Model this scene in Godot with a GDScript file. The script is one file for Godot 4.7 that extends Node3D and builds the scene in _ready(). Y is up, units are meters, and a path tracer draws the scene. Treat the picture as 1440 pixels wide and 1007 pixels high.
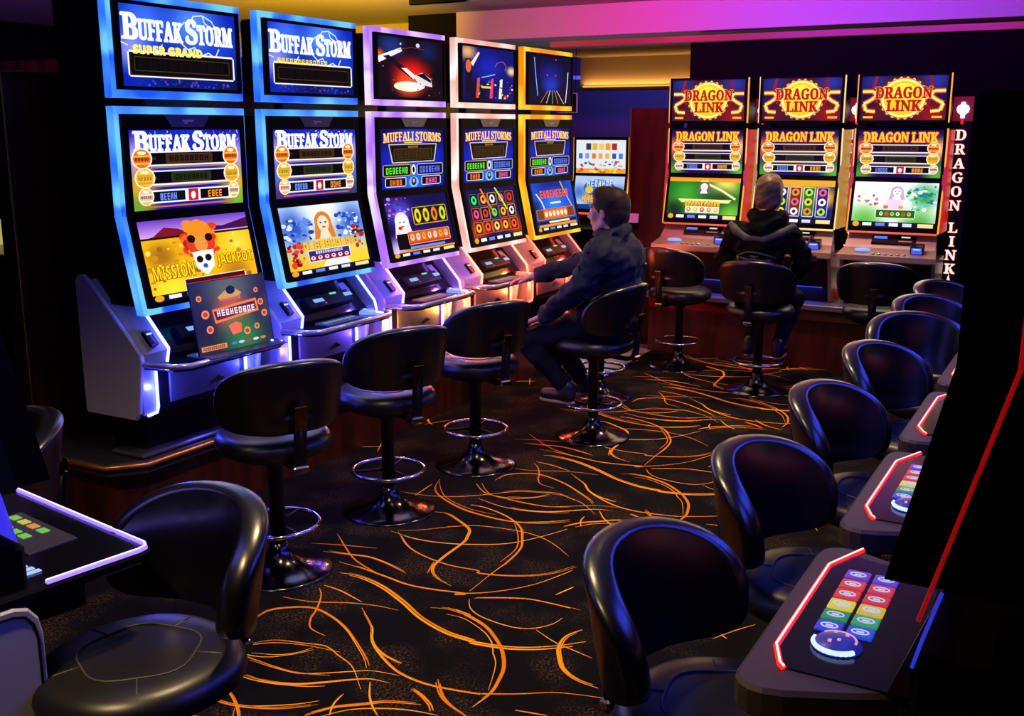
extends Node3D
# A gaming room at night: a row of glowing slot machines on the left, a row of three at the far end,
# a dark row on the right with stools in front of it, two seated players, swirl-patterned carpet.

var taken := {}
var rng := RandomNumberGenerator.new()
var mats := {}
var text_cache := {}
var fonts := []

func _ready() -> void:
	rng.seed = 7
	# ---------- camera, environment, exposure
	var cam := Camera3D.new()
	cam.name = "camera"
	cam.position = Vector3(0, 1.75, 0)
	cam.rotation_degrees = Vector3(-12.35, 29.1, 0)
	cam.fov = 37.47
	cam.near = 0.05
	cam.far = 60.0
	add_child(cam)
	cam.current = true
	var we := WorldEnvironment.new()
	we.name = "environment"
	var env := Environment.new()
	env.background_mode = Environment.BG_COLOR
	env.background_color = Color(0, 0, 0)
	env.tonemap_mode = Environment.TONE_MAPPER_LINEAR
	env.tonemap_exposure = 1.0
	env.sdfgi_enabled = true
	env.ssao_enabled = true
	env.ssil_enabled = true
	we.environment = env
	add_child(we)
	setup_fonts()
	setup_materials()
	build_lamps()
	build_shell()
	build_carpet_floor()
	build_partitions()
	build_left_row()
	build_far_row()
	build_right_row()
	build_corner_machine()
	build_back_machines()
	build_stools()
	build_people()
	build_bar()
	build_small_things()

# ---------------------------------------------------------------- lamps of the room
func build_lamps() -> void:
	# recessed warm downlights over the aisle
	var spots := [[-1.75, -0.6], [-1.75, -2.2], [-1.75, -3.8], [-1.75, -5.4], [-1.9, -7.0], [-3.3, -0.9]]
	for k in spots.size():
		var s = spots[k]
		var t := thing("downlight", "recessed warm ceiling downlight over the aisle carpet", "downlight", Vector3(s[0], 2.75, s[1]), 0.0, "aisle downlights")
		var st := mk()
		lathe(st, [[0.05, -0.002], [0.075, -0.012], [0.085, -0.006], [0.085, 0.0]], 28)
		part(t, "trim_ring", st, mat("chrome"))
		st = mk()
		lathe(st, [[0.0, -0.004], [0.05, -0.004], [0.05, 0.0]], 24)
		part(t, "lamp_lens", st, glow("warm_lens", 1.0, 0.72, 0.36, 4.0))
		var l := SpotLight3D.new()
		l.name = "downlight_beam"
		l.light_color = Color(1.0, 0.86, 0.62)
		l.light_energy = 4.2
		l.light_size = 0.06
		l.spot_range = 30.0
		l.spot_angle = 52.0
		l.spot_angle_attenuation = 0.8
		l.spot_attenuation = 2.0
		l.shadow_enabled = true
		l.position = Vector3(0, -0.02, 0)
		l.rotation_degrees = Vector3(-90, 0, 0)
		t.add_child(l)
	# coloured wash bars under the ceiling that light the far beam
	var bars := [
		[-2.35, -6.9, 0.9, Vector3(0.42, 0.025, 1.0), 27.0, "violet"],
		[-1.2, -6.9, 0.9, Vector3(0.32, 0.025, 1.0), 25.0, "violet"],
		[-3.55, -7.1, 0.6, Vector3(1.0, 0.035, 0.17), 17.0, "crimson"],
		[-4.7, -7.3, 0.5, Vector3(1.0, 0.40, 0.16), 3.5, "amber"]]
	for b in bars:
		var nm: String = b[5]
		var t := thing("wash_light", "slim ceiling bar lamp washing the beam with %s light" % nm, "bar lamp", Vector3(b[0], 2.7, b[1]), 0.0, "" if nm != "violet" else "violet bar lamps")
		var st := mk()
		box(st, Vector3(0, 0.02, 0.03), Vector3(b[2] + 0.04, 0.06, 0.05), 0.008)
		part(t, "housing", st, mat("black_metal"))
		st = mk()
		box(st, Vector3(0, 0.02, 0.0), Vector3(b[2], 0.035, 0.012), 0.002)
		var c: Vector3 = b[3]
		part(t, "lamp_strip", st, glow("wash_" + nm, c.x, c.y, c.z, 2.0))
		area(t, Vector3(0, 0.02, -0.012), Vector2(b[2], 0.035), c, b[4] * 0.1, Vector3(0, 0, 0))

func area(parent: Node3D, at: Vector3, size: Vector2, c: Vector3, energy: float, rot: Vector3) -> AreaLight3D:
	var l := AreaLight3D.new()
	l.name = "glow_light"
	l.area_size = size
	l.light_color = Color(c.x, c.y, c.z).linear_to_srgb()
	l.light_energy = energy
	l.area_range = 30.0
	l.area_attenuation = 2.0
	l.shadow_enabled = true
	l.position = at
	l.rotation_degrees = rot
	parent.add_child(l, true)
	return l

# ---------------------------------------------------------------- naming
func numbered(called: String) -> String:
	if not taken.has(called):
		taken[called] = 0
		return called
	taken[called] += 1
	return "%s_%03d" % [called, taken[called]]

func tag(o: Node, label: String, category: String, group := "") -> void:
	o.set_meta("label", label)
	o.set_meta("category", category)
	if group != "":
		o.set_meta("group", group)

func thing(called: String, label: String, category: String, at := Vector3.ZERO, turn := 0.0, group := "") -> Node3D:
	var o := Node3D.new()
	o.name = numbered(called)
	add_child(o)
	o.position = at
	o.rotation_degrees = Vector3(0, turn, 0)
	tag(o, label, category, group)
	return o

func copy_of(o: Node3D, label: String, at: Vector3, turn: float, group: String) -> Node3D:
	var base: String = o.name
	var c: Node3D = o.duplicate()
	c.name = numbered(base)
	add_child(c)
	c.position = at
	c.rotation_degrees = Vector3(0, turn, 0)
	c.set_meta("label", label)
	c.set_meta("group", group)
	return c

func part(parent: Node, called: String, st: SurfaceTool, m: Material, label := "") -> MeshInstance3D:
	st.generate_normals()
	var o := MeshInstance3D.new()
	o.mesh = st.commit()
	o.mesh.surface_set_material(0, m)
	o.name = called
	if label != "":
		o.set_meta("label", label)
	o.cast_shadow = GeometryInstance3D.SHADOW_CASTING_SETTING_ON
	parent.add_child(o, true)
	return o

func structure(called: String, st: SurfaceTool, m: Material) -> MeshInstance3D:
	var o := part(self, called, st, m)
	o.set_meta("kind", "structure")
	return o

# ---------------------------------------------------------------- materials
func lin(r: float, g: float, b: float) -> Color:
	return Color(r, g, b).linear_to_srgb()

func surf(called: String, r: float, g: float, b: float, rough: float, metal := 0.0, spec := 0.5) -> StandardMaterial3D:
	var m := StandardMaterial3D.new()
	m.resource_name = called
	m.albedo_color = lin(r, g, b)
	m.roughness = rough
	m.metallic = metal
	m.metallic_specular = spec
	mats[called] = m
	return m

func mat(called: String) -> Material:
	return mats[called]

func glow(called: String, r: float, g: float, b: float, energy: float) -> StandardMaterial3D:
	var key := "glow_" + called
	if not mats.has(key):
		var m := StandardMaterial3D.new()
		m.resource_name = key
		m.albedo_color = lin(0.04, 0.04, 0.04)
		m.roughness = 0.4
		m.emission_enabled = true
		m.emission = lin(r, g, b)
		m.emission_energy_multiplier = energy
		mats[key] = m
	return mats[key]

# light-pipe plastic whose brightness wanders between two colours along its length
func pipe_glow(called: String, a: Color, b: Color, energy: float) -> StandardMaterial3D:
	var m := StandardMaterial3D.new()
	m.resource_name = "pipe_" + called
	m.albedo_color = lin(0.03, 0.03, 0.03)
	m.roughness = 0.4
	m.metallic_specular = 0.25
	m.emission_enabled = true
	m.emission = Color(0, 0, 0)
	m.emission_texture = noise_tex(0.006, a, b, called.hash() % 1000, 2, 256)
	m.uv1_triplanar = true
	m.uv1_scale = Vector3(1.7, 1.7, 1.7)
	m.emission_energy_multiplier = energy
	mats["pipe_" + called] = m
	return m

func screen_mat(im: Image, energy: float) -> StandardMaterial3D:
	var m := StandardMaterial3D.new()
	m.resource_name = "screen_picture"
	m.albedo_color = lin(0.01, 0.01, 0.01)
	m.roughness = 0.5
	m.metallic_specular = 0.08
	m.emission_enabled = true
	m.emission = Color(0, 0, 0)
	m.emission_texture = ImageTexture.create_from_image(im)
	m.emission_energy_multiplier = energy
	m.texture_repeat = false
	return m

func noise_tex(freq: float, a: Color, b: Color, seed_: int, octaves := 4, size := 512) -> NoiseTexture2D:
	var n := FastNoiseLite.new()
	n.seed = seed_
	n.frequency = freq
	n.fractal_octaves = octaves
	var t := NoiseTexture2D.new()
	t.width = size
	t.height = size
	t.seamless = true
	t.noise = n
	var g := Gradient.new()
	g.colors = PackedColorArray([a, b])
	g.offsets = PackedFloat32Array([0.25, 0.75])
	t.color_ramp = g
	return t

func setup_materials() -> void:
	surf("black_plastic", 0.004, 0.004, 0.0045, 0.45, 0.0, 0.3)
	surf("black_gloss", 0.004, 0.004, 0.005, 0.14, 0.0, 0.4)
	surf("bezel_black", 0.003, 0.003, 0.0035, 0.5, 0.0, 0.12)
	surf("black_matte", 0.004, 0.004, 0.0045, 0.9, 0.0, 0.2)
	surf("black_metal", 0.01, 0.01, 0.011, 0.35, 0.6)
	surf("chrome", 0.62, 0.62, 0.64, 0.12, 1.0)
	surf("dark_chrome", 0.05, 0.05, 0.055, 0.16, 1.0)
	surf("gold", 0.75, 0.42, 0.10, 0.3, 1.0)
	surf("copper_trim", 0.55, 0.22, 0.05, 0.35, 0.8)
	surf("bronze_metal", 0.40, 0.27, 0.15, 0.34, 0.45)
	surf("silver_panel", 0.42, 0.40, 0.41, 0.5, 0.1)
	surf("wing_silver", 0.33, 0.33, 0.36, 0.36, 0.25)
	surf("grey_belly", 0.16, 0.15, 0.18, 0.45, 0.2)
	surf("console_grey", 0.075, 0.052, 0.036, 0.5, 0.0, 0.35)
	var lea := surf("leather", 0.003, 0.0029, 0.0028, 0.28, 0.0, 0.62)
	lea.heightmap_enabled = false
	lea.uv1_triplanar = true
	lea.uv1_scale = Vector3(6, 6, 6)
	var ln := noise_tex(0.045, Color.BLACK, Color.WHITE, 21, 3, 512)
	ln.as_normal_map = true
	ln.color_ramp = null
	ln.bump_strength = 1.2
	lea.normal_enabled = true
	lea.normal_texture = ln
	lea.normal_scale = 0.25
	surf("seat_leather", 0.006, 0.0059, 0.0059, 0.36, 0.0, 0.5)
	surf("seam", 0.04, 0.038, 0.036, 0.5)
	var wood := surf("mahogany", 1, 1, 1, 0.28)
	wood.albedo_texture = noise_tex(0.012, lin(0.034, 0.006, 0.003), lin(0.068, 0.013, 0.006), 4, 5)
	wood.uv1_triplanar = true
	wood.uv1_scale = Vector3(1.6, 0.25, 1.6)
	surf("lip_silver", 0.55, 0.55, 0.6, 0.22, 0.7)
	surf("smoke_plate", 0.05, 0.05, 0.06, 0.2)
	surf("foot_plate", 0.05, 0.05, 0.055, 0.25)
	surf("plinth_top", 0.03, 0.028, 0.034, 0.2)
	surf("promo_foot", 0.03, 0.05, 0.12, 0.3)
	surf("plinth_pale", 0.09, 0.08, 0.085, 0.3)
	surf("red_trim", 0.22, 0.008, 0.005, 0.25)
	surf("gold_trim", 0.12, 0.06, 0.015, 0.35)
	surf("counter_top", 0.25, 0.2, 0.12, 0.3)
	surf("dark_wall", 0.005, 0.0045, 0.0045, 0.9, 0.0, 0.1)
	surf("paint_ceiling", 0.50, 0.47, 0.44, 0.9)
	surf("paint_beige", 0.40, 0.36, 0.33, 0.9)
	surf("paint_blue_wall", 0.28, 0.27, 0.36, 0.85)
	var tile := surf("pale_tile", 1, 1, 1, 0.3)
	tile.albedo_texture = noise_tex(0.02, lin(0.20, 0.195, 0.19), lin(0.27, 0.265, 0.26), 9)
	tile.uv1_triplanar = true
	surf("skin", 0.50, 0.24, 0.17, 0.55)
	surf("lips", 0.42, 0.12, 0.10, 0.5)
	surf("eye_white", 0.6, 0.58, 0.55, 0.3)
	var hb := surf("brown_hair", 1, 1, 1, 0.55)
	hb.albedo_texture = noise_tex(0.08, lin(0.012, 0.007, 0.005), lin(0.045, 0.028, 0.018), 12)
	hb.metallic_specular = 0.2
	hb.uv1_triplanar = true
	hb.uv1_scale = Vector3(3, 3, 3)
	var hk := surf("sandy_hair", 1, 1, 1, 0.55)
	hk.albedo_texture = noise_tex(0.08, lin(0.035, 0.016, 0.005), lin(0.17, 0.085, 0.02), 13)
	hk.uv1_triplanar = true
	hk.uv1_scale = Vector3(3, 3, 3)
	surf("navy_cloth", 0.006, 0.008, 0.022, 0.7, 0.0, 0.3)
	surf("trouser_cloth", 0.005, 0.006, 0.013, 0.85, 0.0, 0.2)
	surf("black_cloth", 0.003, 0.003, 0.003, 0.85, 0.0, 0.2)
	surf("grey_cloth", 0.035, 0.035, 0.034, 0.8)
	surf("shoe_leather", 0.012, 0.011, 0.01, 0.4)
	surf("sole_rubber", 0.35, 0.30, 0.18, 0.7)
	surf("white_plastic", 0.6, 0.6, 0.62, 0.4)
	surf("ticket_paper", 0.75, 0.70, 0.66, 0.7)

# ---------------------------------------------------------------- mesh helpers
func mk() -> SurfaceTool:
	var st := SurfaceTool.new()
	st.begin(Mesh.PRIMITIVE_TRIANGLES)
	st.set_smooth_group(-1)
	return st

# a, b, c, d run counter-clockwise seen from outside
func quad(st: SurfaceTool, a: Vector3, b: Vector3, c: Vector3, d: Vector3) -> void:
	st.add_vertex(a); st.add_vertex(c); st.add_vertex(b)
	st.add_vertex(a); st.add_vertex(d); st.add_vertex(c)

func tri(st: SurfaceTool, a: Vector3, b: Vector3, c: Vector3) -> void:
	st.add_vertex(a); st.add_vertex(c); st.add_vertex(b)

# quad turned so that it faces away from the point o
func qo(st: SurfaceTool, o: Vector3, a: Vector3, b: Vector3, c: Vector3, d: Vector3) -> void:
	var n := (c - a).cross(d - b)
	if n.dot((a + b + c + d) * 0.25 - o) >= 0.0:
		quad(st, a, b, c, d)
	else:
		quad(st, d, c, b, a)

func to_out(st: SurfaceTool, o: Vector3, a: Vector3, b: Vector3, c: Vector3) -> void:
	if (b - a).cross(c - a).dot((a + b + c) / 3.0 - o) >= 0.0:
		tri(st, a, b, c)
	else:
		tri(st, c, b, a)

# box with chamfered edges; turn rotates it about its centre
func box(st: SurfaceTool, c: Vector3, s: Vector3, bev := 0.0, turn := Basis.IDENTITY) -> void:
	var h := s * 0.5
	bev = minf(bev, minf(h.x, minf(h.y, h.z)) * 0.95)
	if bev <= 0.0:
		for ax in 3:
			for sg in [-1.0, 1.0]:
				var p := []
				for uv in [[-1, -1], [1, -1], [1, 1], [-1, 1]]:
					var v := Vector3()
					v[ax] = sg * h[ax]
					v[(ax + 1) % 3] = uv[0] * h[(ax + 1) % 3]
					v[(ax + 2) % 3] = uv[1] * h[(ax + 2) % 3]
					p.append(c + turn * v)
				qo(st, c, p[0], p[1], p[2], p[3])
		return
	var pt := func(sx: float, sy: float, sz: float, ax: int) -> Vector3:
		var v := Vector3(sx * (h.x - (0.0 if ax == 0 else bev)), sy * (h.y - (0.0 if ax == 1 else bev)), sz * (h.z - (0.0 if ax == 2 else bev)))
		return c + turn * v
	for sx in [-1.0, 1.0]:
		qo(st, c, pt.call(sx, -1, -1, 0), pt.call(sx, 1, -1, 0), pt.call(sx, 1, 1, 0), pt.call(sx, -1, 1, 0))
		qo(st, c, pt.call(-1, sx, -1, 1), pt.call(1, sx, -1, 1), pt.call(1, sx, 1, 1), pt.call(-1, sx, 1, 1))
		qo(st, c, pt.call(-1, -1, sx, 2), pt.call(1, -1, sx, 2), pt.call(1, 1, sx, 2), pt.call(-1, 1, sx, 2))
		for sy in [-1.0, 1.0]:
			qo(st, c, pt.call(sx, sy, -1, 0), pt.call(sx, sy, 1, 0), pt.call(sx, sy, 1, 1), pt.call(sx, sy, -1, 1))
			qo(st, c, pt.call(sx, -1, sy, 0), pt.call(sx, 1, sy, 0), pt.call(sx, 1, sy, 2), pt.call(sx, -1, sy, 2))
			qo(st, c, pt.call(-1, sx, sy, 1), pt.call(1, sx, sy, 1), pt.call(1, sx, sy, 2), pt.call(-1, sx, sy, 2))
			for sz in [-1.0, 1.0]:
				to_out(st, c, pt.call(sx, sy, sz, 0), pt.call(sx, sy, sz, 1), pt.call(sx, sy, sz, 2))

# polygon in the (x, y) plane of frame f, extruded from z0 to z1, its rims chamfered
func prism(st: SurfaceTool, pts: Array, f: Transform3D, z0: float, z1: float, bev := 0.0) -> void:
	var p := PackedVector2Array()
	for q in pts:
		p.append(Vector2(q[0], q[1]))
	var ar := 0.0
	for i in p.size():
		ar += p[i].cross(p[(i + 1) % p.size()])
	if ar < 0.0:
		p.reverse()
	var n := p.size()
	var inner := PackedVector2Array()
	for i in n:
		var a := (p[i] - p[(i + n - 1) % n]).normalized()
		var b := (p[(i + 1) % n] - p[i]).normalized()
		var m := Vector2(-a.y - b.y, a.x + b.x)
		var k := m.length_squared()
		inner.append(p[i] + m * (2.0 * bev / maxf(k, 0.3)))
	var flip := f.basis.determinant() < 0.0
	var ring := func(src: PackedVector2Array, z: float) -> Array:
		var o := []
		for v in src:
			o.append(f * Vector3(v.x, v.y, z))
		return o
	var rings := []
	if bev > 0.0:
		rings = [ring.call(inner, z0), ring.call(p, z0 + bev), ring.call(p, z1 - bev), ring.call(inner, z1)]
	else:
		rings = [ring.call(p, z0), ring.call(p, z1)]
	for k in rings.size() - 1:
		for i in n:
			var j := (i + 1) % n
			if flip:
				quad(st, rings[k + 1][i], rings[k + 1][j], rings[k][j], rings[k][i])
			else:
				quad(st, rings[k][i], rings[k][j], rings[k + 1][j], rings[k + 1][i])
	var idx := Geometry2D.triangulate_polygon(inner if bev > 0.0 else p)
	var last: int = rings.size() - 1
	for k in range(0, idx.size(), 3):
		var a := idx[k]
		var b := idx[k + 1]
		var c := idx[k + 2]
		var src := p
		if (src[b] - src[a]).cross(src[c] - src[a]) < 0.0:
			var tmp := b
			b = c
			c = tmp
		if flip:
			var tmp2 := b
			b = c
			c = tmp2
		tri(st, rings[last][a], rings[last][b], rings[last][c])
		tri(st, rings[0][a], rings[0][c], rings[0][b])

# eight-cornered solid: four top corners and the four below them
func solid8(st: SurfaceTool, t: Array, b: Array) -> void:
	var o := Vector3.ZERO
	for i in 4:
		o += t[i] + b[i]
	o /= 8.0
	qo(st, o, t[0], t[1], t[2], t[3])
	qo(st, o, b[0], b[1], b[2], b[3])
	for i in 4:
		var j := (i + 1) % 4
		qo(st, o, t[i], t[j], b[j], b[i])

func lathe(st: SurfaceTool, prof: Array, n := 24, c := Vector3.ZERO, smooth := true, squash := 1.0) -> void:
	st.set_smooth_group(1 if smooth else -1)
	for i in prof.size() - 1:
		for k in n:
			var a0 := TAU * k / n
			var a1 := TAU * (k + 1) / n
			var p := func(q: Array, a: float) -> Vector3:
				return c + Vector3(q[0] * cos(a), q[1], -q[0] * sin(a) * squash)
			var a: Vector3 = p.call(prof[i], a0)
			var b: Vector3 = p.call(prof[i], a1)
			var cc: Vector3 = p.call(prof[i + 1], a1)
			var d: Vector3 = p.call(prof[i + 1], a0)
			if prof[i][0] < 1e-6:
				tri(st, a, cc, d)
			elif prof[i + 1][0] < 1e-6:
				tri(st, a, b, cc)
			else:
				quad(st, a, b, cc, d)
	st.set_smooth_group(-1)

func tube(st: SurfaceTool, path: Array, r: float, n := 8, closed := false) -> void:
	st.set_smooth_group(2)
	var m := path.size()
	var rings := []
	var up := Vector3.UP
	for i in m:
		var a: Vector3 = path[(i + m - 1) % m] if closed or i > 0 else path[i]
		var b: Vector3 = path[(i + 1) % m] if closed or i < m - 1 else path[i]
		var d := (b - a).normalized()
		if i == 0:
			up = Vector3.UP if absf(d.y) < 0.9 else Vector3.RIGHT
		var s := d.cross(up).normalized()
		up = s.cross(d).normalized()
		var ring := []
		for k in n:
			var t := TAU * k / n
			ring.append(path[i] + (s * cos(t) + up * sin(t)) * r)
		rings.append(ring)
	for i in (m if closed else m - 1):
		var r0: Array = rings[i]
		var r1: Array = rings[(i + 1) % m]
		for k in n:
			var j := (k + 1) % n
			quad(st, r0[k], r1[k], r1[j], r0[j])
	if not closed:
		for k in n:
			var j := (k + 1) % n
			tri(st, path[0], rings[0][k], rings[0][j])
			tri(st, path[m - 1], rings[m - 1][j], rings[m - 1][k])
	st.set_smooth_group(-1)

# panel made of grid cells (those with mask 1), front face z(y) + t, back face z(y), chamfer on outer rims
func cells(st: SurfaceTool, xs: Array, ys: Array, mask: Array, zf: Callable, t0: float, t1: float) -> void:
	var nx := xs.size() - 1
	var ny := ys.size() - 1
	var on := func(i: int, j: int) -> bool:
		return i >= 0 and j >= 0 and i < nx and j < ny and mask[j][i] == 1
	for j in ny:
		for i in nx:
			if not on.call(i, j):
				continue
			var x0: float = xs[i]
			var x1: float = xs[i + 1]
			var y0: float = ys[j]
			var y1: float = ys[j + 1]
			var za: float = zf.call(y0)
			var zb: float = zf.call(y1)
			quad(st, Vector3(x0, y0, za + t1), Vector3(x1, y0, za + t1), Vector3(x1, y1, zb + t1), Vector3(x0, y1, zb + t1))
			quad(st, Vector3(x1, y0, za + t0), Vector3(x0, y0, za + t0), Vector3(x0, y1, zb + t0), Vector3(x1, y1, zb + t0))
			if not on.call(i - 1, j):
				quad(st, Vector3(x0, y0, za + t0), Vector3(x0, y0, za + t1), Vector3(x0, y1, zb + t1), Vector3(x0, y1, zb + t0))
			if not on.call(i + 1, j):
				quad(st, Vector3(x1, y0, za + t1), Vector3(x1, y0, za + t0), Vector3(x1, y1, zb + t0), Vector3(x1, y1, zb + t1))
			if not on.call(i, j - 1):
				quad(st, Vector3(x0, y0, za + t0), Vector3(x1, y0, za + t0), Vector3(x1, y0, za + t1), Vector3(x0, y0, za + t1))
			if not on.call(i, j + 1):
				quad(st, Vector3(x0, y1, zb + t1), Vector3(x1, y1, zb + t1), Vector3(x1, y1, zb + t0), Vector3(x0, y1, zb + t0))

# flat picture panel: four corners a (lower left), b (lower right), c, d, uv 0..1
func picture(parent: Node, called: String, a: Vector3, b: Vector3, c: Vector3, d: Vector3, m: Material) -> MeshInstance3D:
	var st := mk()
	var uv := [Vector2(0, 1), Vector2(1, 1), Vector2(1, 0), Vector2(0, 0)]
	var p := [a, b, c, d]
	for k in [0, 2, 1, 0, 3, 2]:
		st.set_uv(uv[k])
		st.add_vertex(p[k])
	return part(parent, called, st, m)

# ---------------------------------------------------------------- drawing the pictures on the screens
func setup_fonts() -> void:
	for d in [["Droid Serif", 700], ["Droid Sans", 700], ["Droid Sans", 400]]:
		var f := SystemFont.new()
		f.font_names = PackedStringArray([d[0]])
		f.font_weight = d[1]
		fonts.append(f)

class Canvas:
	var im: Image
	var w: int
	var h: int
	var host

	func _init(host_, w_: int, h_: int, c := Color.BLACK) -> void:
		host = host_
		w = w_
		h = h_
		im = Image.create(w, h, false, Image.FORMAT_RGB8)
		im.fill(c)

	# soft clouds of colour behind everything: blobs [x, y, r, Color] in 0..1, drawn small and enlarged
	func clouds(base: Color, blobs: Array) -> void:
		var sw := 48
		var sh := 36
		var s := Image.create(sw, sh, false, Image.FORMAT_RGB8)
		for y in sh:
			for x in sw:
				var c := base
				for b in blobs:
					var d: float = Vector2((x + 0.5) / sw - b[0], ((y + 0.5) / sh - b[1]) * h / w).length() / b[2]
					if d < 1.0:
						c = c.lerp(b[3], (1.0 - d * d) * (1.0 - d * d))
				s.set_pixel(x, y, c)
		s.resize(w, h, Image.INTERPOLATE_CUBIC)
		im.blit_rect(s, Rect2i(0, 0, w, h), Vector2i.ZERO)

	func rect(x: float, y: float, rw: float, rh: float, c: Color) -> void:
		im.fill_rect(Rect2i(roundi(x * w), roundi(y * h), maxi(1, roundi(rw * w)), maxi(1, roundi(rh * h))), c)

	func grad(y0: float, y1: float, a: Color, b: Color, x0 := 0.0, x1 := 1.0) -> void:
		for y in range(int(y0 * h), int(y1 * h)):
			im.fill_rect(Rect2i(int(x0 * w), y, int((x1 - x0) * w), 1), a.lerp(b, (float(y) / h - y0) / (y1 - y0)))

	func ell(cx: float, cy: float, rx: float, ry: float, c: Color) -> void:
		var y0 := int((cy - ry) * h)
		var y1 := int((cy + ry) * h) + 1
		for y in range(maxi(0, y0), mini(h, y1)):
			var t := ((y + 0.5) / h - cy) / ry
			if absf(t) < 1.0:
				var hw := rx * sqrt(1.0 - t * t)
				var xa := int((cx - hw) * w)
				var xb := int((cx + hw) * w)
				if xb > xa:
					im.fill_rect(Rect2i(xa, y, xb - xa, 1), c)

	func poly(p: PackedVector2Array, c: Color) -> void:
		var lo := INF
		var hi := -INF
		for v in p:
			lo = minf(lo, v.y)
			hi = maxf(hi, v.y)
		for y in range(maxi(0, int(lo)), mini(h, int(hi) + 1)):
			var yy := y + 0.5
			var xs: Array[float] = []
			for i in p.size():
				var a := p[i]
				var b := p[(i + 1) % p.size()]
				if (a.y <= yy) != (b.y <= yy):
					xs.append(a.x + (yy - a.y) / (b.y - a.y) * (b.x - a.x))
			xs.sort()
			for k in range(0, xs.size() - 1, 2):
				var xa := roundi(xs[k])
				var xb := roundi(xs[k + 1])
				if xb > xa:
					im.fill_rect(Rect2i(xa, y, xb - xa, 1), c)

	# polygon given in 0..1
	func shape(pts: Array, c: Color) -> void:
		var p := PackedVector2Array()
		for q in pts:
			p.append(Vector2(q[0] * w, q[1] * h))
		poly(p, c)

	func stroke(pts: Array, width: float, c: Color) -> void:
		for i in pts.size() - 1:
			var a := Vector2(pts[i][0] * w, pts[i][1] * h)
			var b := Vector2(pts[i + 1][0] * w, pts[i + 1][1] * h)
			var n := (b - a).normalized().orthogonal() * width * w * 0.5
			poly(PackedVector2Array([a + n, b + n, b - n, a - n]), c)

	func frame(x: float, y: float, rw: float, rh: float, t: float, c: Color, inside: Color) -> void:
		var ty := t * w / h
		rect(x + t, y, rw - 2 * t, rh, c)
		rect(x, y + ty, rw, rh - 2 * ty, c)
		rect(x + t, y + ty, rw - 2 * t, rh - 2 * ty, inside)

	# text fitted into a box; bow lifts its ends, cap makes the first letters of words taller
	func text(s: String, x: float, y: float, tw: float, th: float, c: Color, font := 0, bow := 0.0, lean := 0.0) -> void:
		var v: PackedVector3Array = host.letters(s, font)
		var lo := Vector2(INF, INF)
		var hi := Vector2(-INF, -INF)
		for q in v:
			lo = lo.min(Vector2(q.x, q.y))
			hi = hi.max(Vector2(q.x, q.y))
		var sz := hi - lo
		if sz.x <= 0.0 or sz.y <= 0.0:
			return
		for k in range(0, v.size() - 2, 3):
			var p := PackedVector2Array()
			for m in 3:
				var u := (v[k + m].x - lo.x) / sz.x
				var t := 1.0 - (v[k + m].y - lo.y) / sz.y
				p.append(Vector2((x + u * tw + (0.5 - t) * lean) * w, (y + t * th + bow * 4.0 * (u - 0.5) * (u - 0.5)) * h))
			poly(p, c)

	func text_edged(s: String, x: float, y: float, tw: float, th: float, c: Color, e: Color, d: float, font := 0, bow := 0.0) -> void:
		for o in [[-1, 0], [1, 0], [0, -1], [0, 1], [1, 1], [-1, 1]]:
			text(s, x + o[0] * d, y + o[1] * d * w / h, tw, th, e, font, bow)
		text(s, x, y, tw, th, c, font, bow)

	# writing too small to read: a row of n letter-like marks
	func scrawl(n: int, x: float, y: float, tw: float, th: float, c: Color, rise := 0.0) -> void:
		var g := tw / n
		for k in n:
			var gx := x + g * k
			var gy := y + rise * k / n
			var kind: int = host.rng.randi() % 4
			rect(gx + g * 0.08, gy, g * 0.24, th, c)
			if kind != 1:
				rect(gx + g * 0.55, gy, g * 0.24, th, c)
			for yy in ([0.0, 0.8] if kind == 0 else [0.4] if kind == 2 else [0.0, 0.4, 0.8]):
				rect(gx + g * 0.08, gy + th * yy, g * 0.7, th * 0.2, c)

	func specks(n: int, x0: float, y0: float, x1: float, y1: float, cols: Array, s0: float, s1: float) -> void:
		for k in n:
			var s: float = host.rng.randf_range(s0, s1)
			ell(host.rng.randf_range(x0, x1), host.rng.randf_range(y0, y1), s, s * w / h * host.rng.randf_range(0.5, 1.2), cols[host.rng.randi() % cols.size()])

func letters(s: String, font: int) -> PackedVector3Array:
	var key := "%d|%s" % [font, s]
	if not text_cache.has(key):
		var t := TextMesh.new()
		t.font = fonts[font]
		t.text = s
		t.font_size = 48
		t.pixel_size = 0.01
		t.depth = 0.0
		t.curve_step = 4.0
		var a := t.get_mesh_arrays()
		var v: PackedVector3Array = a[Mesh.ARRAY_VERTEX]
		if a[Mesh.ARRAY_INDEX] != null:
			var o := PackedVector3Array()
			for i in a[Mesh.ARRAY_INDEX]:
				o.append(v[i])
			v = o
		text_cache[key] = v
	return text_cache[key]

func hx(s: String) -> Color:
	return Color.html(s)

func title_storm(c: Canvas, x: float, y: float, tw: float, th: float) -> void:
	var k := tw / 10.4
	var d := 0.0055
	c.text_edged("B", x, y, k * 1.35, th, hx("ffffff"), hx("f4f8ff"), d)
	c.text_edged("UFFAK", x + k * 1.4, y + th * 0.20, k * 4.0, th * 0.78, hx("ffffff"), hx("f0f6ff"), d)
	c.text_edged("S", x + k * 5.75, y, k * 1.1, th, hx("ffffff"), hx("f4f8ff"), d)
	c.text_edged("TORM", x + k * 6.9, y + th * 0.20, k * 3.5, th * 0.78, hx("ffffff"), hx("e8f0ff"), d)

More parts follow.
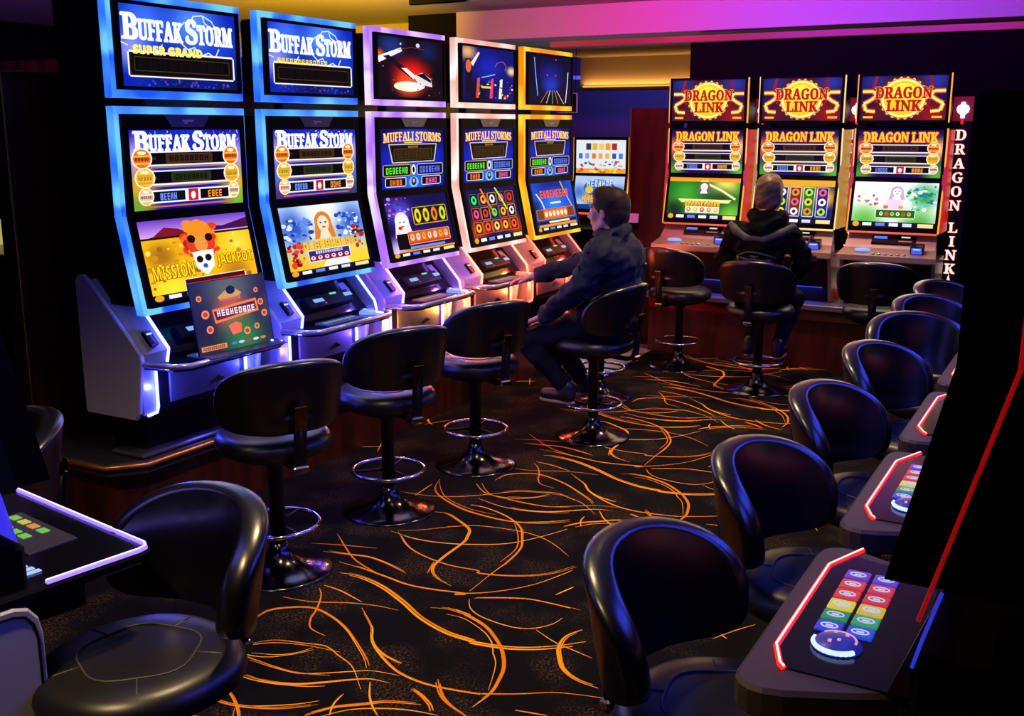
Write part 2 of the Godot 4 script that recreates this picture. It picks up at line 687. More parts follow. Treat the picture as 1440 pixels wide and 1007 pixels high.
func art_topper_storm(sub: String) -> Image:
	var c := Canvas.new(self, 512, 280)
	c.clouds(hx("0a22a8"), [[0.2, 0.2, 0.3, hx("3a6cf0")], [0.62, 0.2, 0.35, hx("4f8bff")], [0.08, 0.55, 0.2, hx("8a90e8")], [0.5, 0.95, 0.4, hx("0a1460")], [0.95, 0.9, 0.3, hx("06104c")], [0.85, 0.4, 0.25, hx("1a3cc8")]])
	for p in [[[0.44, 0.3], [0.54, 0.15], [0.58, 0.18], [0.62, 0.06], [0.7, 0.04], [0.72, 0.14], [0.8, 0.2]], [[0.5, 0.42], [0.56, 0.5], [0.62, 0.46], [0.66, 0.58], [0.74, 0.52], [0.8, 0.58], [0.84, 0.46]], [[0.3, 0.56], [0.34, 0.46]], [[0.0, 0.46], [0.06, 0.5]], [[0.6, 0.1], [0.66, 0.2], [0.68, 0.3]], [[0.7, 0.04], [0.78, 0.1], [0.84, 0.24]]]:
		c.stroke(p, 0.012, hx("7fa8ff"))
		c.stroke(p, 0.005, hx("ffffff"))
	title_storm(c, 0.02, 0.11, 0.95, 0.31)
	c.frame(0.05, 0.555, 0.925, 0.33, 0.012, hx("f4f4ff"), hx("241a04"))
	c.rect(0.075, 0.59, 0.875, 0.26, hx("0b0701"))
	c.frame(0.10, 0.63, 0.83, 0.18, 0.006, hx("4a3206"), hx("080500"))
	c.scrawl(9, 0.13, 0.66, 0.76, 0.12, hx("0e0902"))
	if sub != "":
		c.text_edged(sub, 0.10, 0.49, 0.58, 0.10, hx("ffe21c"), hx("fff6c8"), 0.004, 1)
	else:
		c.scrawl(13, 0.10, 0.50, 0.58, 0.08, hx("ffe21c"))
	c.specks(40, 0.1, 0.9, 0.95, 0.98, [hx("2a4ad0"), hx("5a2a90"), hx("1a2a70")], 0.003, 0.014)
	return c.im

func egg(c: Canvas, x: float, y: float, rx: float, ry: float, a: String, b: String, word: String, wc: String) -> void:
	c.ell(x, y, rx * 1.16, ry * 1.12, hx("fdf3e0"))
	c.ell(x, y, rx, ry, hx(a))
	c.rect(x - rx * 0.93, y - ry * 0.34, rx * 1.86, ry * 0.2, hx(b))
	c.rect(x - rx * 0.86, y + ry * 0.42, rx * 1.72, ry * 0.22, hx(b))
	c.ell(x, y - ry * 0.62, rx * 0.5, ry * 0.2, hx("fff0c0"))
	c.scrawl(5, x - rx * 0.8, y - ry * 0.13, rx * 1.6, ry * 0.36, hx(wc))

func jackpot_bars(c: Canvas, y0: float, hgt: float, sky: bool) -> void:
	# three rows of prize bars with round badges at both ends
	var rows := [["e8641a", "ffb52a", "MAJOR", "40181a"], ["f0b41e", "ff8a2a", "GRAND", "1a7a2a"], ["f2b24a", "e8e0ff", "MINI", "2a2a90"]]
	for k in 2:
		var y := y0 + hgt * (0.02 + 0.345 * k)
		c.rect(0.09, y, 0.84, hgt * 0.27, hx("e9e4ee"))
		c.rect(0.10, y + hgt * 0.03, 0.82, hgt * 0.21, hx("050303"))
		c.frame(0.30 + 0.04 * k, y + hgt * 0.05, 0.42 - 0.06 * k, hgt * 0.17, 0.004, hx("5a3a08" if k == 0 else "3c460a"), hx("3a2404" if k == 0 else "222a06"))
		c.scrawl(8, 0.33 + 0.04 * k, y + hgt * 0.085, 0.36 - 0.06 * k, hgt * 0.10, hx("120a02" if k == 0 else "0c1002"))
		c.ell(0.20, y + hgt * 0.13, 0.02, 0.02, hx("3a1a10"))
		c.rect(0.09, y + hgt * 0.275, 0.84, hgt * 0.03, hx("a8783c"))
		var r = rows[k]
		egg(c, 0.10 + 0.015 * k, y + hgt * 0.13, 0.073, hgt * 0.165, r[0], r[1], r[2], r[3])
		egg(c, 0.90, y + hgt * 0.11, 0.066, hgt * 0.165, r[0], r[1], r[2], r[3])
	var y2 := y0 + hgt * 0.72
	c.rect(0.12, y2, 0.80, hgt * 0.24, hx("f2efee"))
	c.rect(0.15, y2 + hgt * 0.03, 0.30, hgt * 0.18, hx("0a0a18"))
	c.scrawl(5, 0.23, y2 + hgt * 0.06, 0.15, hgt * 0.13, hx("6f8cff"))
	c.rect(0.48, y2 + hgt * 0.01, 0.09, hgt * 0.22, hx("c01a1c"))
	c.ell(0.525, y2 + hgt * 0.13, 0.022, hgt * 0.07, hx("fff2f2"))
	c.rect(0.59, y2 + hgt * 0.03, 0.27, hgt * 0.18, hx("0b0704"))
	c.scrawl(4, 0.66, y2 + hgt * 0.06, 0.14, hgt * 0.13, hx("ff9a1e"))
	var r2 = rows[2]
	egg(c, 0.115, y2 + hgt * 0.11, 0.056, hgt * 0.145, r2[0], r2[1], r2[2], r2[3])
	egg(c, 0.915, y2 + hgt * 0.08, 0.046, hgt * 0.145, r2[0], r2[1], r2[2], r2[3])

func art_upper_storm(warm: bool) -> Image:
	var c := Canvas.new(self, 512, 280)
	c.clouds(hx("0d14a0"), [[0.05, 0.35, 0.22, hx("b8a0f0")], [0.95, 0.35, 0.22, hx("a898f0")], [0.5, 0.1, 0.5, hx("1428b8")], [0.05, 0.75, 0.25, hx("e8a828") if warm else hx("5a78c8")], [0.95, 0.75, 0.25, hx("e8b030") if warm else hx("4a70c0")], [0.05, 1.0, 0.2, hx("6aa028") if warm else hx("4a2a70")], [0.95, 1.0, 0.2, hx("70b02c") if warm else hx("3a3a60")]])
	for k in 22:
		var x := rng.randf()
		c.stroke([[x, rng.randf() * 0.12], [x + rng.randf_range(-0.04, 0.04), rng.randf() * 0.15]], 0.005, [hx("e8f4ff"), hx("50d0e0"), hx("d060c0")][k % 3])
	title_storm(c, 0.04, 0.02, 0.92, 0.24)
	jackpot_bars(c, 0.25, 0.70, true)
	c.rect(0.1, 0.955, 0.8, 0.02, hx("d8641c"))
	return c.im

func art_upper_stampede() -> Image:
	var c := Canvas.new(self, 448, 352)
	c.clouds(hx("0c18a0"), [[0.5, 0.3, 0.6, hx("1c34d8")], [0.1, 0.1, 0.3, hx("0a0a50")], [0.9, 0.1, 0.3, hx("0a0a50")], [0.5, 0.9, 0.4, hx("2a6ad8")]])
	c.text_edged("MUFFALI STORMS", 0.05, 0.045, 0.9, 0.15, hx("ffe9a8"), hx("d8641c"), 0.006, 0, 0.03)
	c.rect(0.36, 0.215, 0.28, 0.02, hx("ffd24a"))
	c.shape([[0.12, 0.25], [0.88, 0.25], [0.84, 0.56], [0.17, 0.57]], hx("d8d0c0"))
	c.shape([[0.135, 0.265], [0.865, 0.265], [0.825, 0.545], [0.185, 0.553]], hx("120b02"))
	c.frame(0.20, 0.33, 0.60, 0.19, 0.006, hx("6a4a10"), hx("241804"))
	c.scrawl(9, 0.24, 0.36, 0.52, 0.13, hx("3c2a08"))
	c.scrawl(6, 0.42, 0.28, 0.16, 0.035, hx("b8801c"))
	for s in [[0.03, 0.59, "62f02c", "", "d0a030"], [0.55, 0.59, "5a78ff", "", "b8c0d8"]]:
		c.frame(s[0], s[1], 0.43, 0.20, 0.012, hx(s[4]), hx("05060c"))
		c.scrawl(7, s[0] + 0.045, s[1] + 0.05, 0.34, 0.11, hx(s[2]))
	for s in [[0.06, 0.81, "ff7a20", ""], [0.62, 0.81, "ff5aa0", ""]]:
		c.frame(s[0], s[1], 0.32, 0.16, 0.012, hx("e8e4f0"), hx("08050a"))
		c.scrawl(4, s[0] + 0.07, s[1] + 0.04, 0.19, 0.09, hx(s[2]))
	c.ell(0.5, 0.69, 0.035, 0.09, hx("e8ecff"))
	c.ell(0.5, 0.69, 0.018, 0.05, hx("0a0a14"))
	c.ell(0.5, 0.90, 0.075, 0.09, hx("7ab8ff"))
	c.ell(0.5, 0.89, 0.04, 0.07, hx("101828"))
	c.ell(0.5, 0.88, 0.02, 0.035, hx("e0b090"))
	return c.im

func bottom_bar(c: Canvas, y: float) -> void:
	c.rect(0.0, y, 1.0, 1.0 - y, hx("0a0a24"))
	c.ell(0.06, y + (1 - y) * 0.5, 0.04, (1 - y) * 0.5, hx("e8a01c"))
	for k in 4:
		c.rect(0.14 + 0.16 * k, y + (1 - y) * 0.2, 0.11, (1 - y) * 0.6, hx(["f4f4ff", "6a7cff", "f0f0ff", "d0d8ff"][k]))
	c.rect(0.80, y + (1 - y) * 0.15, 0.18, (1 - y) * 0.7, hx("f0d890"))

func reel_strip(c: Canvas, x: float, y: float, w: float, h: float, n: int, back: Color, fore: Array) -> void:
	c.rect(x, y, w, h, back)
	for k in n:
		var cw := w / n
		c.ell(x + cw * (k + 0.5), y + h * 0.5, cw * 0.32, h * 0.36, fore[k % fore.size()])
		c.ell(x + cw * (k + 0.5), y + h * 0.45, cw * 0.14, h * 0.16, back)

func art_lower_savanna() -> Image:
	var c := Canvas.new(self, 512, 400)
	c.clouds(hx("f0b40c"), [[0.15, 0.45, 0.2, hx("a86a0c")], [0.85, 0.4, 0.25, hx("ffd23a")], [0.2, 0.9, 0.3, hx("ffe030")], [0.8, 0.75, 0.2, hx("b87a10")], [0.4, 0.35, 0.2, hx("e89a10")]])
	c.grad(0.0, 0.24, hx("6a3cc0"), hx("e0b0e8"))
	c.shape([[0.0, 0.24], [0.12, 0.20], [0.22, 0.10], [0.34, 0.13], [0.5, 0.24]], hx("7a1420"))
	c.shape([[0.45, 0.2], [0.6, 0.12], [0.75, 0.15], [1.0, 0.07], [1.0, 0.2]], hx("40104a"))
	c.rect(0.0, 0.215, 1.0, 0.025, hx("1c0a08"))
	c.specks(60, 0.02, 0.27, 0.98, 0.9, [hx("c88a10"), hx("ffe050"), hx("9a6408")], 0.006, 0.03)
	# a masked explorer with a red hood and white collar
	c.specks(60, 0.38, 0.08, 0.66, 0.50, [hx("d83a10"), hx("ff6a14"), hx("b02408"), hx("f08a20")], 0.02, 0.05)
	c.ell(0.52, 0.33, 0.13, 0.20, hx("d83a10"))
	c.ell(0.52, 0.18, 0.11, 0.13, hx("ff8a1c"))
	c.ell(0.44, 0.28, 0.035, 0.05, hx("180808"))
	c.ell(0.60, 0.28, 0.035, 0.05, hx("180808"))
	c.ell(0.52, 0.36, 0.06, 0.10, hx("f0903c"))
	c.shape([[0.42, 0.45], [0.62, 0.44], [0.60, 0.66], [0.52, 0.76], [0.44, 0.66]], hx("f6f2ee"))
	c.ell(0.48, 0.55, 0.03, 0.045, hx("140c18"))
	c.ell(0.56, 0.54, 0.03, 0.045, hx("140c18"))
	c.ell(0.52, 0.64, 0.022, 0.03, hx("2a4ad0"))
	c.text_edged("MISSION", 0.05, 0.57, 0.36, 0.17, hx("ffd60a"), hx("8a4a04"), 0.006, 1)
	c.text_edged("JACKPOT", 0.63, 0.52, 0.35, 0.17, hx("ffd60a"), hx("8a4a04"), 0.006, 1)
	c.frame(0.30, 0.77, 0.58, 0.20, 0.008, hx("f4e8d8"), hx("c81c14"))
	c.rect(0.31, 0.78, 0.56, 0.05, hx("3a1008"))
	reel_strip(c, 0.31, 0.835, 0.56, 0.07, 6, hx("d02018"), [hx("fff0f0"), hx("ffe0c0")])
	bottom_bar(c, 0.92)
	return c.im

func face(c: Canvas, x: float, y: float, s: float, hair: String, skin: String) -> void:
	c.ell(x, y, s * 1.25, s * 1.9, hx(hair))
	c.shape([[x - s * 1.2, y], [x + s * 1.2, y], [x + s * 1.6, y + s * 3.0], [x - s * 1.6, y + s * 3.0]], hx(hair))
	c.shape([[x - s * 0.4, y + s], [x + s * 0.4, y + s], [x + s * 0.9, y + s * 3.0], [x - s * 0.9, y + s * 3.0]], hx(skin))
	c.ell(x, y + s * 0.3, s * 0.85, s * 1.45, hx(skin))
	c.ell(x - s * 0.36, y + s * 0.1, s * 0.17, s * 0.14, hx("30180c"))
	c.ell(x + s * 0.36, y + s * 0.1, s * 0.17, s * 0.14, hx("30180c"))
	c.ell(x, y + s * 0.95, s * 0.28, s * 0.16, hx("c84a3c"))

func art_lower_woman() -> Image:
	var c := Canvas.new(self, 512, 400)
	c.clouds(hx("a8c4f0"), [[0.15, 0.3, 0.3, hx("2a50b8")], [0.85, 0.3, 0.3, hx("3058c0")], [0.5, 0.05, 0.4, hx("f4f8ff")], [0.5, 0.9, 0.5, hx("ffcc10")], [0.1, 0.9, 0.3, hx("f0b810")], [0.9, 0.9, 0.35, hx("ffd020")]])
	c.specks(50, 0.02, 0.18, 0.35, 0.5, [hx("1c3a98"), hx("5a86e0"), hx("d0e0ff")], 0.008, 0.035)
	c.specks(50, 0.66, 0.15, 0.98, 0.5, [hx("2444a8"), hx("6a92e8"), hx("e0ecff")], 0.008, 0.035)
	face(c, 0.5, 0.26, 0.082, "d87a1c", "f6d8c0")
	c.specks(30, 0.04, 0.52, 0.2, 0.85, [hx("b02010"), hx("e04010"), hx("601008")], 0.01, 0.035)
	c.specks(26, 0.86, 0.38, 0.98, 0.68, [hx("b02010"), hx("d86a10"), hx("501008")], 0.01, 0.03)
	c.scrawl(10, 0.2, 0.53, 0.66, 0.12, hx("a04a08"))
	c.scrawl(10, 0.2 + 0.006, 0.53, 0.66, 0.12, hx("ffb818"))
	c.frame(0.25, 0.66, 0.52, 0.17, 0.008, hx("f0e8f8"), hx("1c2a78"))
	reel_strip(c, 0.26, 0.735, 0.50, 0.08, 6, hx("7a1450"), [hx("ffe8f4"), hx("ffd0e0")])
	c.scrawl(12, 0.34, 0.68, 0.34, 0.04, hx("e8f0ff"))
	c.shape([[0.4, 0.92], [0.45, 0.84], [0.72, 0.84], [0.76, 0.92]], hx("fff8f0"))
	bottom_bar(c, 0.925)
	return c.im

func art_lower_night() -> Image:
	var c := Canvas.new(self, 448, 400)
	c.clouds(hx("140c50"), [[0.2, 0.25, 0.3, hx("5a48d0")], [0.8, 0.1, 0.3, hx("0c0c40")], [0.5, 0.6, 0.3, hx("201050")], [0.1, 0.9, 0.3, hx("d8c0f0")]])
	c.specks(40, 0.02, 0.02, 0.35, 0.4, [hx("3a2a90"), hx("a090f0"), hx("e04080")], 0.008, 0.03)
	face(c, 0.22, 0.42, 0.085, "f0d8f0", "fff0f0")
	c.ell(0.18, 0.52, 0.03, 0.03, hx("d02020"))
	c.frame(0.40, 0.20, 0.56, 0.30, 0.012, hx("d0a828"), hx("141008"))
	for k in 4:
		c.ell(0.48 + 0.135 * k, 0.35, 0.05, 0.12, hx(["e8d020", "d8c41c", "e07820", "c8d828"][k]))
		c.ell(0.48 + 0.135 * k, 0.35, 0.022, 0.06, hx("3a2a08"))
	c.rect(0.10, 0.62, 0.18, 0.26, hx("060408"))
	c.frame(0.27, 0.60, 0.68, 0.22, 0.01, hx("f0a868"), hx("c8321c"))
	reel_strip(c, 0.29, 0.62, 0.64, 0.16, 7, hx("d85a1c"), [hx("ffd8b0"), hx("e8f0ff"), hx("ffb040")])
	c.rect(0.28, 0.85, 0.56, 0.04, hx("6a8ce8"))
	c.rect(0.1, 0.90, 0.9, 0.03, hx("f08a1c"))
	bottom_bar(c, 0.93)
	return c.im

func art_lower_reels() -> Image:
	var c := Canvas.new(self, 448, 400)
	c.clouds(hx("1a0a48"), [[0.5, 0.5, 0.5, hx("40106a")], [0.1, 0.8, 0.3, hx("b03a10")], [0.9, 0.8, 0.3, hx("a83a18")]])
	for j in 3:
		for i in 5:
			var x := 0.06 + 0.178 * i
			var y := 0.09 + 0.26 * j
			var hot := (i + j) % 3
			c.frame(x, y, 0.165, 0.235, 0.008, hx(["2a6a4a", "d8641c", "e8b030"][hot] if j < 2 else "f07a20"), hx(["0c1424", "2a0c30", "100818"][hot] if j < 2 else "7a1408"))
			var a := hx(["38e070", "ff4a8a", "ffb020", "e03020", "f4e8ff"][(i * 2 + j) % 5]) if j < 2 else hx(["ffb028", "ff5a20", "ffd860"][i % 3])
			c.ell(x + 0.082, y + 0.118, 0.05, 0.08, a)
			c.ell(x + 0.082, y + 0.11, 0.022, 0.035, hx("1a0810"))
	c.stroke([[0.30, 0.0], [0.36, 0.18], [0.50, 0.5]], 0.03, hx("f0781c"))
	c.stroke([[0.58, 0.0], [0.68, 0.22], [0.76, 0.44]], 0.03, hx("c8e020"))
	bottom_bar(c, 0.90)
	return c.im

func art_lower_water() -> Image:
	var c := Canvas.new(self, 448, 400)
	c.clouds(hx("1646c8"), [[0.5, 0.0, 0.5, hx("0a1c80")], [0.5, 0.45, 0.4, hx("2a78e8")], [0.0, 0.5, 0.2, hx("0a2050")]])
	c.stroke([[0.72, 0.0], [0.82, 0.3], [0.95, 0.62]], 0.025, hx("b8c81c"))
	c.stroke([[0.10, 0.22], [0.2, 0.4], [0.24, 0.55]], 0.03, hx("c8e0ff"))
	c.scrawl(9, 0.18, 0.17, 0.70, 0.16, hx("7a1a08"))
	c.scrawl(9, 0.18 + 0.006, 0.17, 0.70, 0.16, hx("ff5a20"))
	c.rect(0.4, 0.42, 0.26, 0.04, hx("cfe4ff"))
	c.frame(0.04, 0.55, 0.92, 0.22, 0.01, hx("e08a20"), hx("7a3a0c"))
	c.rect(0.2, 0.57, 0.58, 0.18, hx("f0701c"))
	for k in 6:
		c.ell(0.26 + 0.095 * k, 0.66, 0.032, 0.055, hx("fff0d8"))
	c.rect(0.02, 0.80, 0.96, 0.06, hx("0c1430"))
	c.rect(0.3, 0.81, 0.5, 0.04, hx("ffe890"))
	c.rect(0.06, 0.87, 0.9, 0.05, hx("f0901c"))
	bottom_bar(c, 0.92)
	return c.im

func art_topper_red() -> Image:
	var c := Canvas.new(self, 400, 380)
	c.clouds(hx("120610"), [[0.5, 0.62, 0.42, hx("ff1808")], [0.45, 0.78, 0.3, hx("ff5a28")], [0.2, 0.15, 0.3, hx("18307c")], [0.75, 0.18, 0.25, hx("101c50")], [0.02, 0.3, 0.12, hx("ff5a1c")], [0.95, 0.6, 0.2, hx("0a0408")]])
	c.shape([[0.0, 0.34], [0.34, 0.16], [0.36, 0.22], [0.02, 0.44]], hx("ece6f0"))
	c.shape([[0.08, 0.33], [0.16, 0.30], [0.56, 0.62], [0.5, 0.68]], hx("180c10"))
	c.shape([[0.34, 0.50], [0.42, 0.50], [0.58, 0.64], [0.52, 0.68]], hx("f6efe8"))
	c.shape([[0.52, 0.62], [0.66, 0.56], [0.80, 0.66], [0.82, 0.80], [0.6, 0.76]], hx("d8d4d8"))
	c.shape([[0.56, 0.60], [0.68, 0.57], [0.80, 0.68], [0.80, 0.73]], hx("140a0c"))
	c.ell(0.45, 0.81, 0.22, 0.085, hx("fff4c0"))
	c.ell(0.52, 0.80, 0.18, 0.06, hx("ffffff"))
	c.ell(0.34, 0.10, 0.012, 0.016, hx("d8e4ff"))
	c.ell(0.60, 0.10, 0.03, 0.035, hx("c0d0ff"))
	c.stroke([[0.3, 0.2], [0.5, 0.14], [0.7, 0.16]], 0.008, hx("a02020"))
	c.specks(40, 0.05, 0.4, 0.95, 0.95, [hx("50100c"), hx("ff7a40"), hx("300808")], 0.003, 0.01)
	return c.im

func art_topper_room() -> Image:
	var c := Canvas.new(self, 360, 380)
	c.clouds(hx("0a1268"), [[0.5, 0.35, 0.4, hx("1024a8")], [0.1, 0.1, 0.25, hx("e8a868")], [0.95, 0.4, 0.15, hx("ffd0a0")], [0.3, 0.9, 0.4, hx("080820")]])
	c.shape([[0.16, 0.3], [0.30, 0.08], [0.33, 0.1], [0.20, 0.36]], hx("f0e0c8"))
	c.shape([[0.06, 0.22], [0.16, 0.22], [0.20, 0.8], [0.06, 0.85]], hx("140c14"))
	c.ell(0.12, 0.36, 0.05, 0.12, hx("d8622c"))
	c.stroke([[0.62, 0.34], [0.66, 0.26], [0.78, 0.22], [0.84, 0.3], [0.82, 0.4]], 0.014, hx("a8485c"))
	c.stroke([[0.36, 0.56], [0.5, 0.52], [0.62, 0.48]], 0.02, hx("8aa8f0"))
	for s in [[0.54, "e03a78"], [0.72, "e8e8d0"], [0.28, "d84a20"]]:
		c.shape([[s[0], 0.58], [s[0] + 0.05, 0.56], [s[0] + 0.03, 0.95], [s[0] - 0.03, 0.95]], hx(s[1]))
	c.rect(0.36, 0.72, 0.18, 0.04, hx("f0c83a"))
	c.specks(40, 0.3, 0.6, 0.98, 0.96, [hx("3060e0"), hx("d83030"), hx("f0d060"), hx("102050")], 0.006, 0.025)
	return c.im

func art_topper_track() -> Image:
	var c := Canvas.new(self, 340, 380)
	c.clouds(hx("06082c"), [[0.5, 0.4, 0.45, hx("141c80")], [0.5, 0.62, 0.3, hx("1a34b8")], [0.5, 1.0, 0.3, hx("08060c")]])
	c.stroke([[0.12, 0.05], [0.15, 0.4], [0.2, 0.85]], 0.016, hx("88b8e8"))
	c.stroke([[0.92, 0.3], [0.9, 0.6], [0.86, 0.98]], 0.016, hx("e8f0f4"))
	for k in 5:
		c.stroke([[0.44 + 0.05 * k, 0.72], [0.26 + 0.14 * k, 1.0]], 0.012, [hx("d86a1c"), hx("f0d8a0"), hx("80a0a0")][k % 3])
	c.ell(0.42, 0.4, 0.015, 0.015, hx("d06020"))
	c.ell(0.62, 0.4, 0.015, 0.015, hx("d06020"))
	c.ell(0.62, 0.06, 0.014, 0.014, hx("e08030"))
	return c.im

func art_dragon_topper() -> Image:
	var c := Canvas.new(self, 448, 264)
	c.clouds(hx("10103c"), [[0.15, 0.1, 0.25, hx("1a2a7c")], [0.85, 0.1, 0.25, hx("203090")], [0.15, 0.9, 0.25, hx("5a1008")], [0.85, 0.9, 0.3, hx("901408")], [0.5, 0.5, 0.45, hx("802008")]])
	c.stroke([[0.18, 0.0], [0.14, 0.3], [0.2, 0.6]], 0.03, hx("a01408"))
	c.stroke([[0.80, 0.0], [0.84, 0.35], [0.78, 0.7]], 0.03, hx("8a1008"))
	for s in [-1.0, 1.0]:
		var x: float = 0.5 + s * 0.40
		for g in [[0.075, hx("8a2404")], [0.045, hx("ffae1c")], [0.018, hx("fff0a0")]]:
			c.stroke([[x + s * 0.08, 0.34], [x - s * 0.05, 0.34], [x - s * 0.09, 0.44], [x - s * 0.02, 0.54], [x + s * 0.06, 0.62], [x + s * 0.03, 0.78], [x - s * 0.08, 0.80]], g[0], g[1])
		c.rect(x - 0.06, 0.90, 0.12, 0.05, hx("f0b030"))
	for k in 22:
		var a := TAU * k / 22.0
		c.ell(0.5 + cos(a) * 0.265, 0.5 + sin(a) * 0.45, 0.02, 0.035, hx("ffb828"))
	c.ell(0.5, 0.5, 0.268, 0.455, hx("d8780c"))
	c.ell(0.5, 0.5, 0.255, 0.433, hx("fff6a0"))
	c.ell(0.5, 0.5, 0.228, 0.388, hx("f0c404"))
	c.ell(0.5, 0.36, 0.14, 0.2, hx("ffe030"))
	c.text_edged("DRAGON", 0.17, 0.25, 0.66, 0.25, hx("ffd83a"), hx("ffc82a"), 0.009)
	c.text_edged("LINK", 0.31, 0.55, 0.40, 0.24, hx("ffd83a"), hx("ffc82a"), 0.009)
	c.text_edged("DRAGON", 0.17, 0.25, 0.66, 0.25, hx("a8140c"), hx("b81c10"), 0.004)
	c.text_edged("LINK", 0.31, 0.55, 0.40, 0.24, hx("a8140c"), hx("b81c10"), 0.004)
	return c.im

func art_dragon_upper() -> Image:
	var c := Canvas.new(self, 448, 256)
	c.clouds(hx("180c4c"), [[0.5, 0.0, 0.5, hx("0a1040")], [0.03, 0.4, 0.2, hx("f06a2c")], [0.97, 0.4, 0.2, hx("ffb060")], [0.03, 0.95, 0.25, hx("4a9030")], [0.97, 0.95, 0.25, hx("58a838")]])
	c.text_edged("DRAGON LINK", 0.06, 0.05, 0.88, 0.20, hx("ffb01c"), hx("c8400a"), 0.012)
	c.text_edged("DRAGON LINK", 0.06, 0.05, 0.88, 0.20, hx("ffc43a"), hx("ffb01c"), 0.004)
	jackpot_bars(c, 0.29, 0.66, false)
	return c.im

func art_dragon_lower(kind: int) -> Image:
	var c := Canvas.new(self, 448, 268)
	if kind == 0:
		c.clouds(hx("1c6a1c"), [[0.25, 0.4, 0.3, hx("3ca028")], [0.8, 0.15, 0.3, hx("e8e060")], [0.75, 0.6, 0.3, hx("0c3a10")], [0.9, 0.9, 0.3, hx("70c830")], [0.1, 0.8, 0.2, hx("0c2a14")]])
		c.grad(0.0, 0.10, hx("e88a18"), hx("f0a828"))
		c.stroke([[0.55, 0.15], [0.75, 0.3], [0.95, 0.5]], 0.03, hx("f4f0b0"))
		face(c, 0.5, 0.20, 0.06, "6a5a58", "fff0e4")
		c.shape([[0.44, 0.10], [0.47, 0.02], [0.5, 0.08], [0.53, 0.02], [0.56, 0.10]], hx("ffd040"))
		c.shape([[0.14, 0.52], [0.9, 0.52], [0.86, 0.60], [0.2, 0.6]], hx("ffe8a0"))
		c.scrawl(11, 0.24, 0.56, 0.5, 0.12, hx("a85008"))
		c.scrawl(11, 0.24 + 0.006, 0.56, 0.5, 0.12, hx("ffc81c"))
		reel_strip(c, 0.26, 0.69, 0.48, 0.16, 5, hx("f4e4d0"), [hx("e87a1c"), hx("f0c030"), hx("d83a20")])
	elif kind == 1:
		c.clouds(hx("101c60"), [[0.5, 0.0, 0.6, hx("e8a018")], [0.1, 0.5, 0.2, hx("d83a10")], [0.9, 0.4, 0.2, hx("f0b020")]])
		c.rect(0.0, 0.0, 1.0, 0.14, hx("e8a420"))
		for i in 5:
			var x := 0.08 + 0.175 * i
			c.frame(x, 0.16, 0.15, 0.68, 0.008, hx("e0e8ff"), hx(["1a2a8a", "0c1450", "6a2a10", "1c7028", "2a1c80"][i]))
			for j in 3:
				c.ell(x + 0.075, 0.28 + 0.22 * j, 0.05, 0.085, hx(["ffd028", "f4f4ff", "ff8a20", "a8e040", "f05a70"][(i + j * 2) % 5]))
				c.ell(x + 0.075, 0.28 + 0.22 * j, 0.022, 0.04, hx("20182c"))
	else:
		c.clouds(hx("eef4f0"), [[0.2, 0.2, 0.35, hx("ffffff")], [0.85, 0.3, 0.25, hx("2c9c5a")], [0.15, 0.9, 0.35, hx("58b83c")], [0.8, 0.95, 0.35, hx("48a838")], [0.5, 0.5, 0.2, hx("e8c8e8")]])
		c.specks(50, 0.64, 0.08, 0.98, 0.6, [hx("1c7a4a"), hx("5ad090"), hx("2a6ab8"), hx("d8f4e0")], 0.008, 0.03)
		c.specks(20, 0.05, 0.3, 0.3, 0.55, [hx("c07a9c"), hx("9a5a48"), hx("f0d0e0")], 0.006, 0.02)
		face(c, 0.52, 0.20, 0.06, "c8a8d0", "fff2ec")
		c.ell(0.4, 0.55, 0.03, 0.04, hx("e06a20"))
		c.ell(0.58, 0.55, 0.03, 0.04, hx("e8a030"))
		c.frame(0.28, 0.60, 0.48, 0.20, 0.01, hx("e8f0c0"), hx("1c5a1c"))
		reel_strip(c, 0.32, 0.64, 0.40, 0.12, 6, hx("1c6a1c"), [hx("fff4d0"), hx("e04a30"), hx("f0c840")])
	bottom_bar(c, 0.88)
	return c.im

func art_back_upper() -> Image:
	var c := Canvas.new(self, 256, 192, hx("e8ecf4"))
	for k in 5:
		c.rect(0.2 + 0.13 * k, 0.1, 0.10, 0.2, hx(["303848", "e8b83a", "f0d060", "e8a030", "b02a28"][k]))
	for k in 7:
		c.rect(0.05 + 0.135 * k, 0.4, 0.08, 0.16, hx(["3a6ae0", "8aa0d0", "e87a28", "f0a840", "e8c030", "3a50a0", "4a78e0"][k]))
	c.specks(26, 0.05, 0.65, 0.95, 0.8, [hx("d84030"), hx("3a4aa8"), hx("a8b8e0")], 0.015, 0.03)
	c.rect(0.0, 0.86, 1.0, 0.14, hx("f0a830"))
	c.specks(14, 0.05, 0.85, 0.95, 0.98, [hx("d85a20"), hx("ffd860"), hx("5a6ad8")], 0.02, 0.05)
	return c.im

func art_back_lower() -> Image:
	var c := Canvas.new(self, 256, 176)
	c.clouds(hx("b8d0f4"), [[0.1, 0.5, 0.25, hx("4a7ad8")], [0.9, 0.5, 0.25, hx("5080e0")], [0.5, 1.0, 0.4, hx("2a50b0")]])
	c.ell(0.5, 0.36, 0.32, 0.26, hx("3a6ac0"))
	c.ell(0.3, 0.42, 0.08, 0.11, hx("f0c83a"))
	c.ell(0.62, 0.42, 0.10, 0.11, hx("f0a848"))
	c.scrawl(7, 0.24, 0.12, 0.52, 0.2, hx("1c48a8"))
	c.scrawl(7, 0.24 + 0.006, 0.12, 0.52, 0.2, hx("d8ecff"))
	c.scrawl(8, 0.16, 0.58, 0.68, 0.2, hx("c03a10"))
	c.scrawl(8, 0.16 + 0.006, 0.58, 0.68, 0.2, hx("ffc030"))
	c.rect(0.0, 0.86, 1.0, 0.14, hx("183880"))
	return c.im

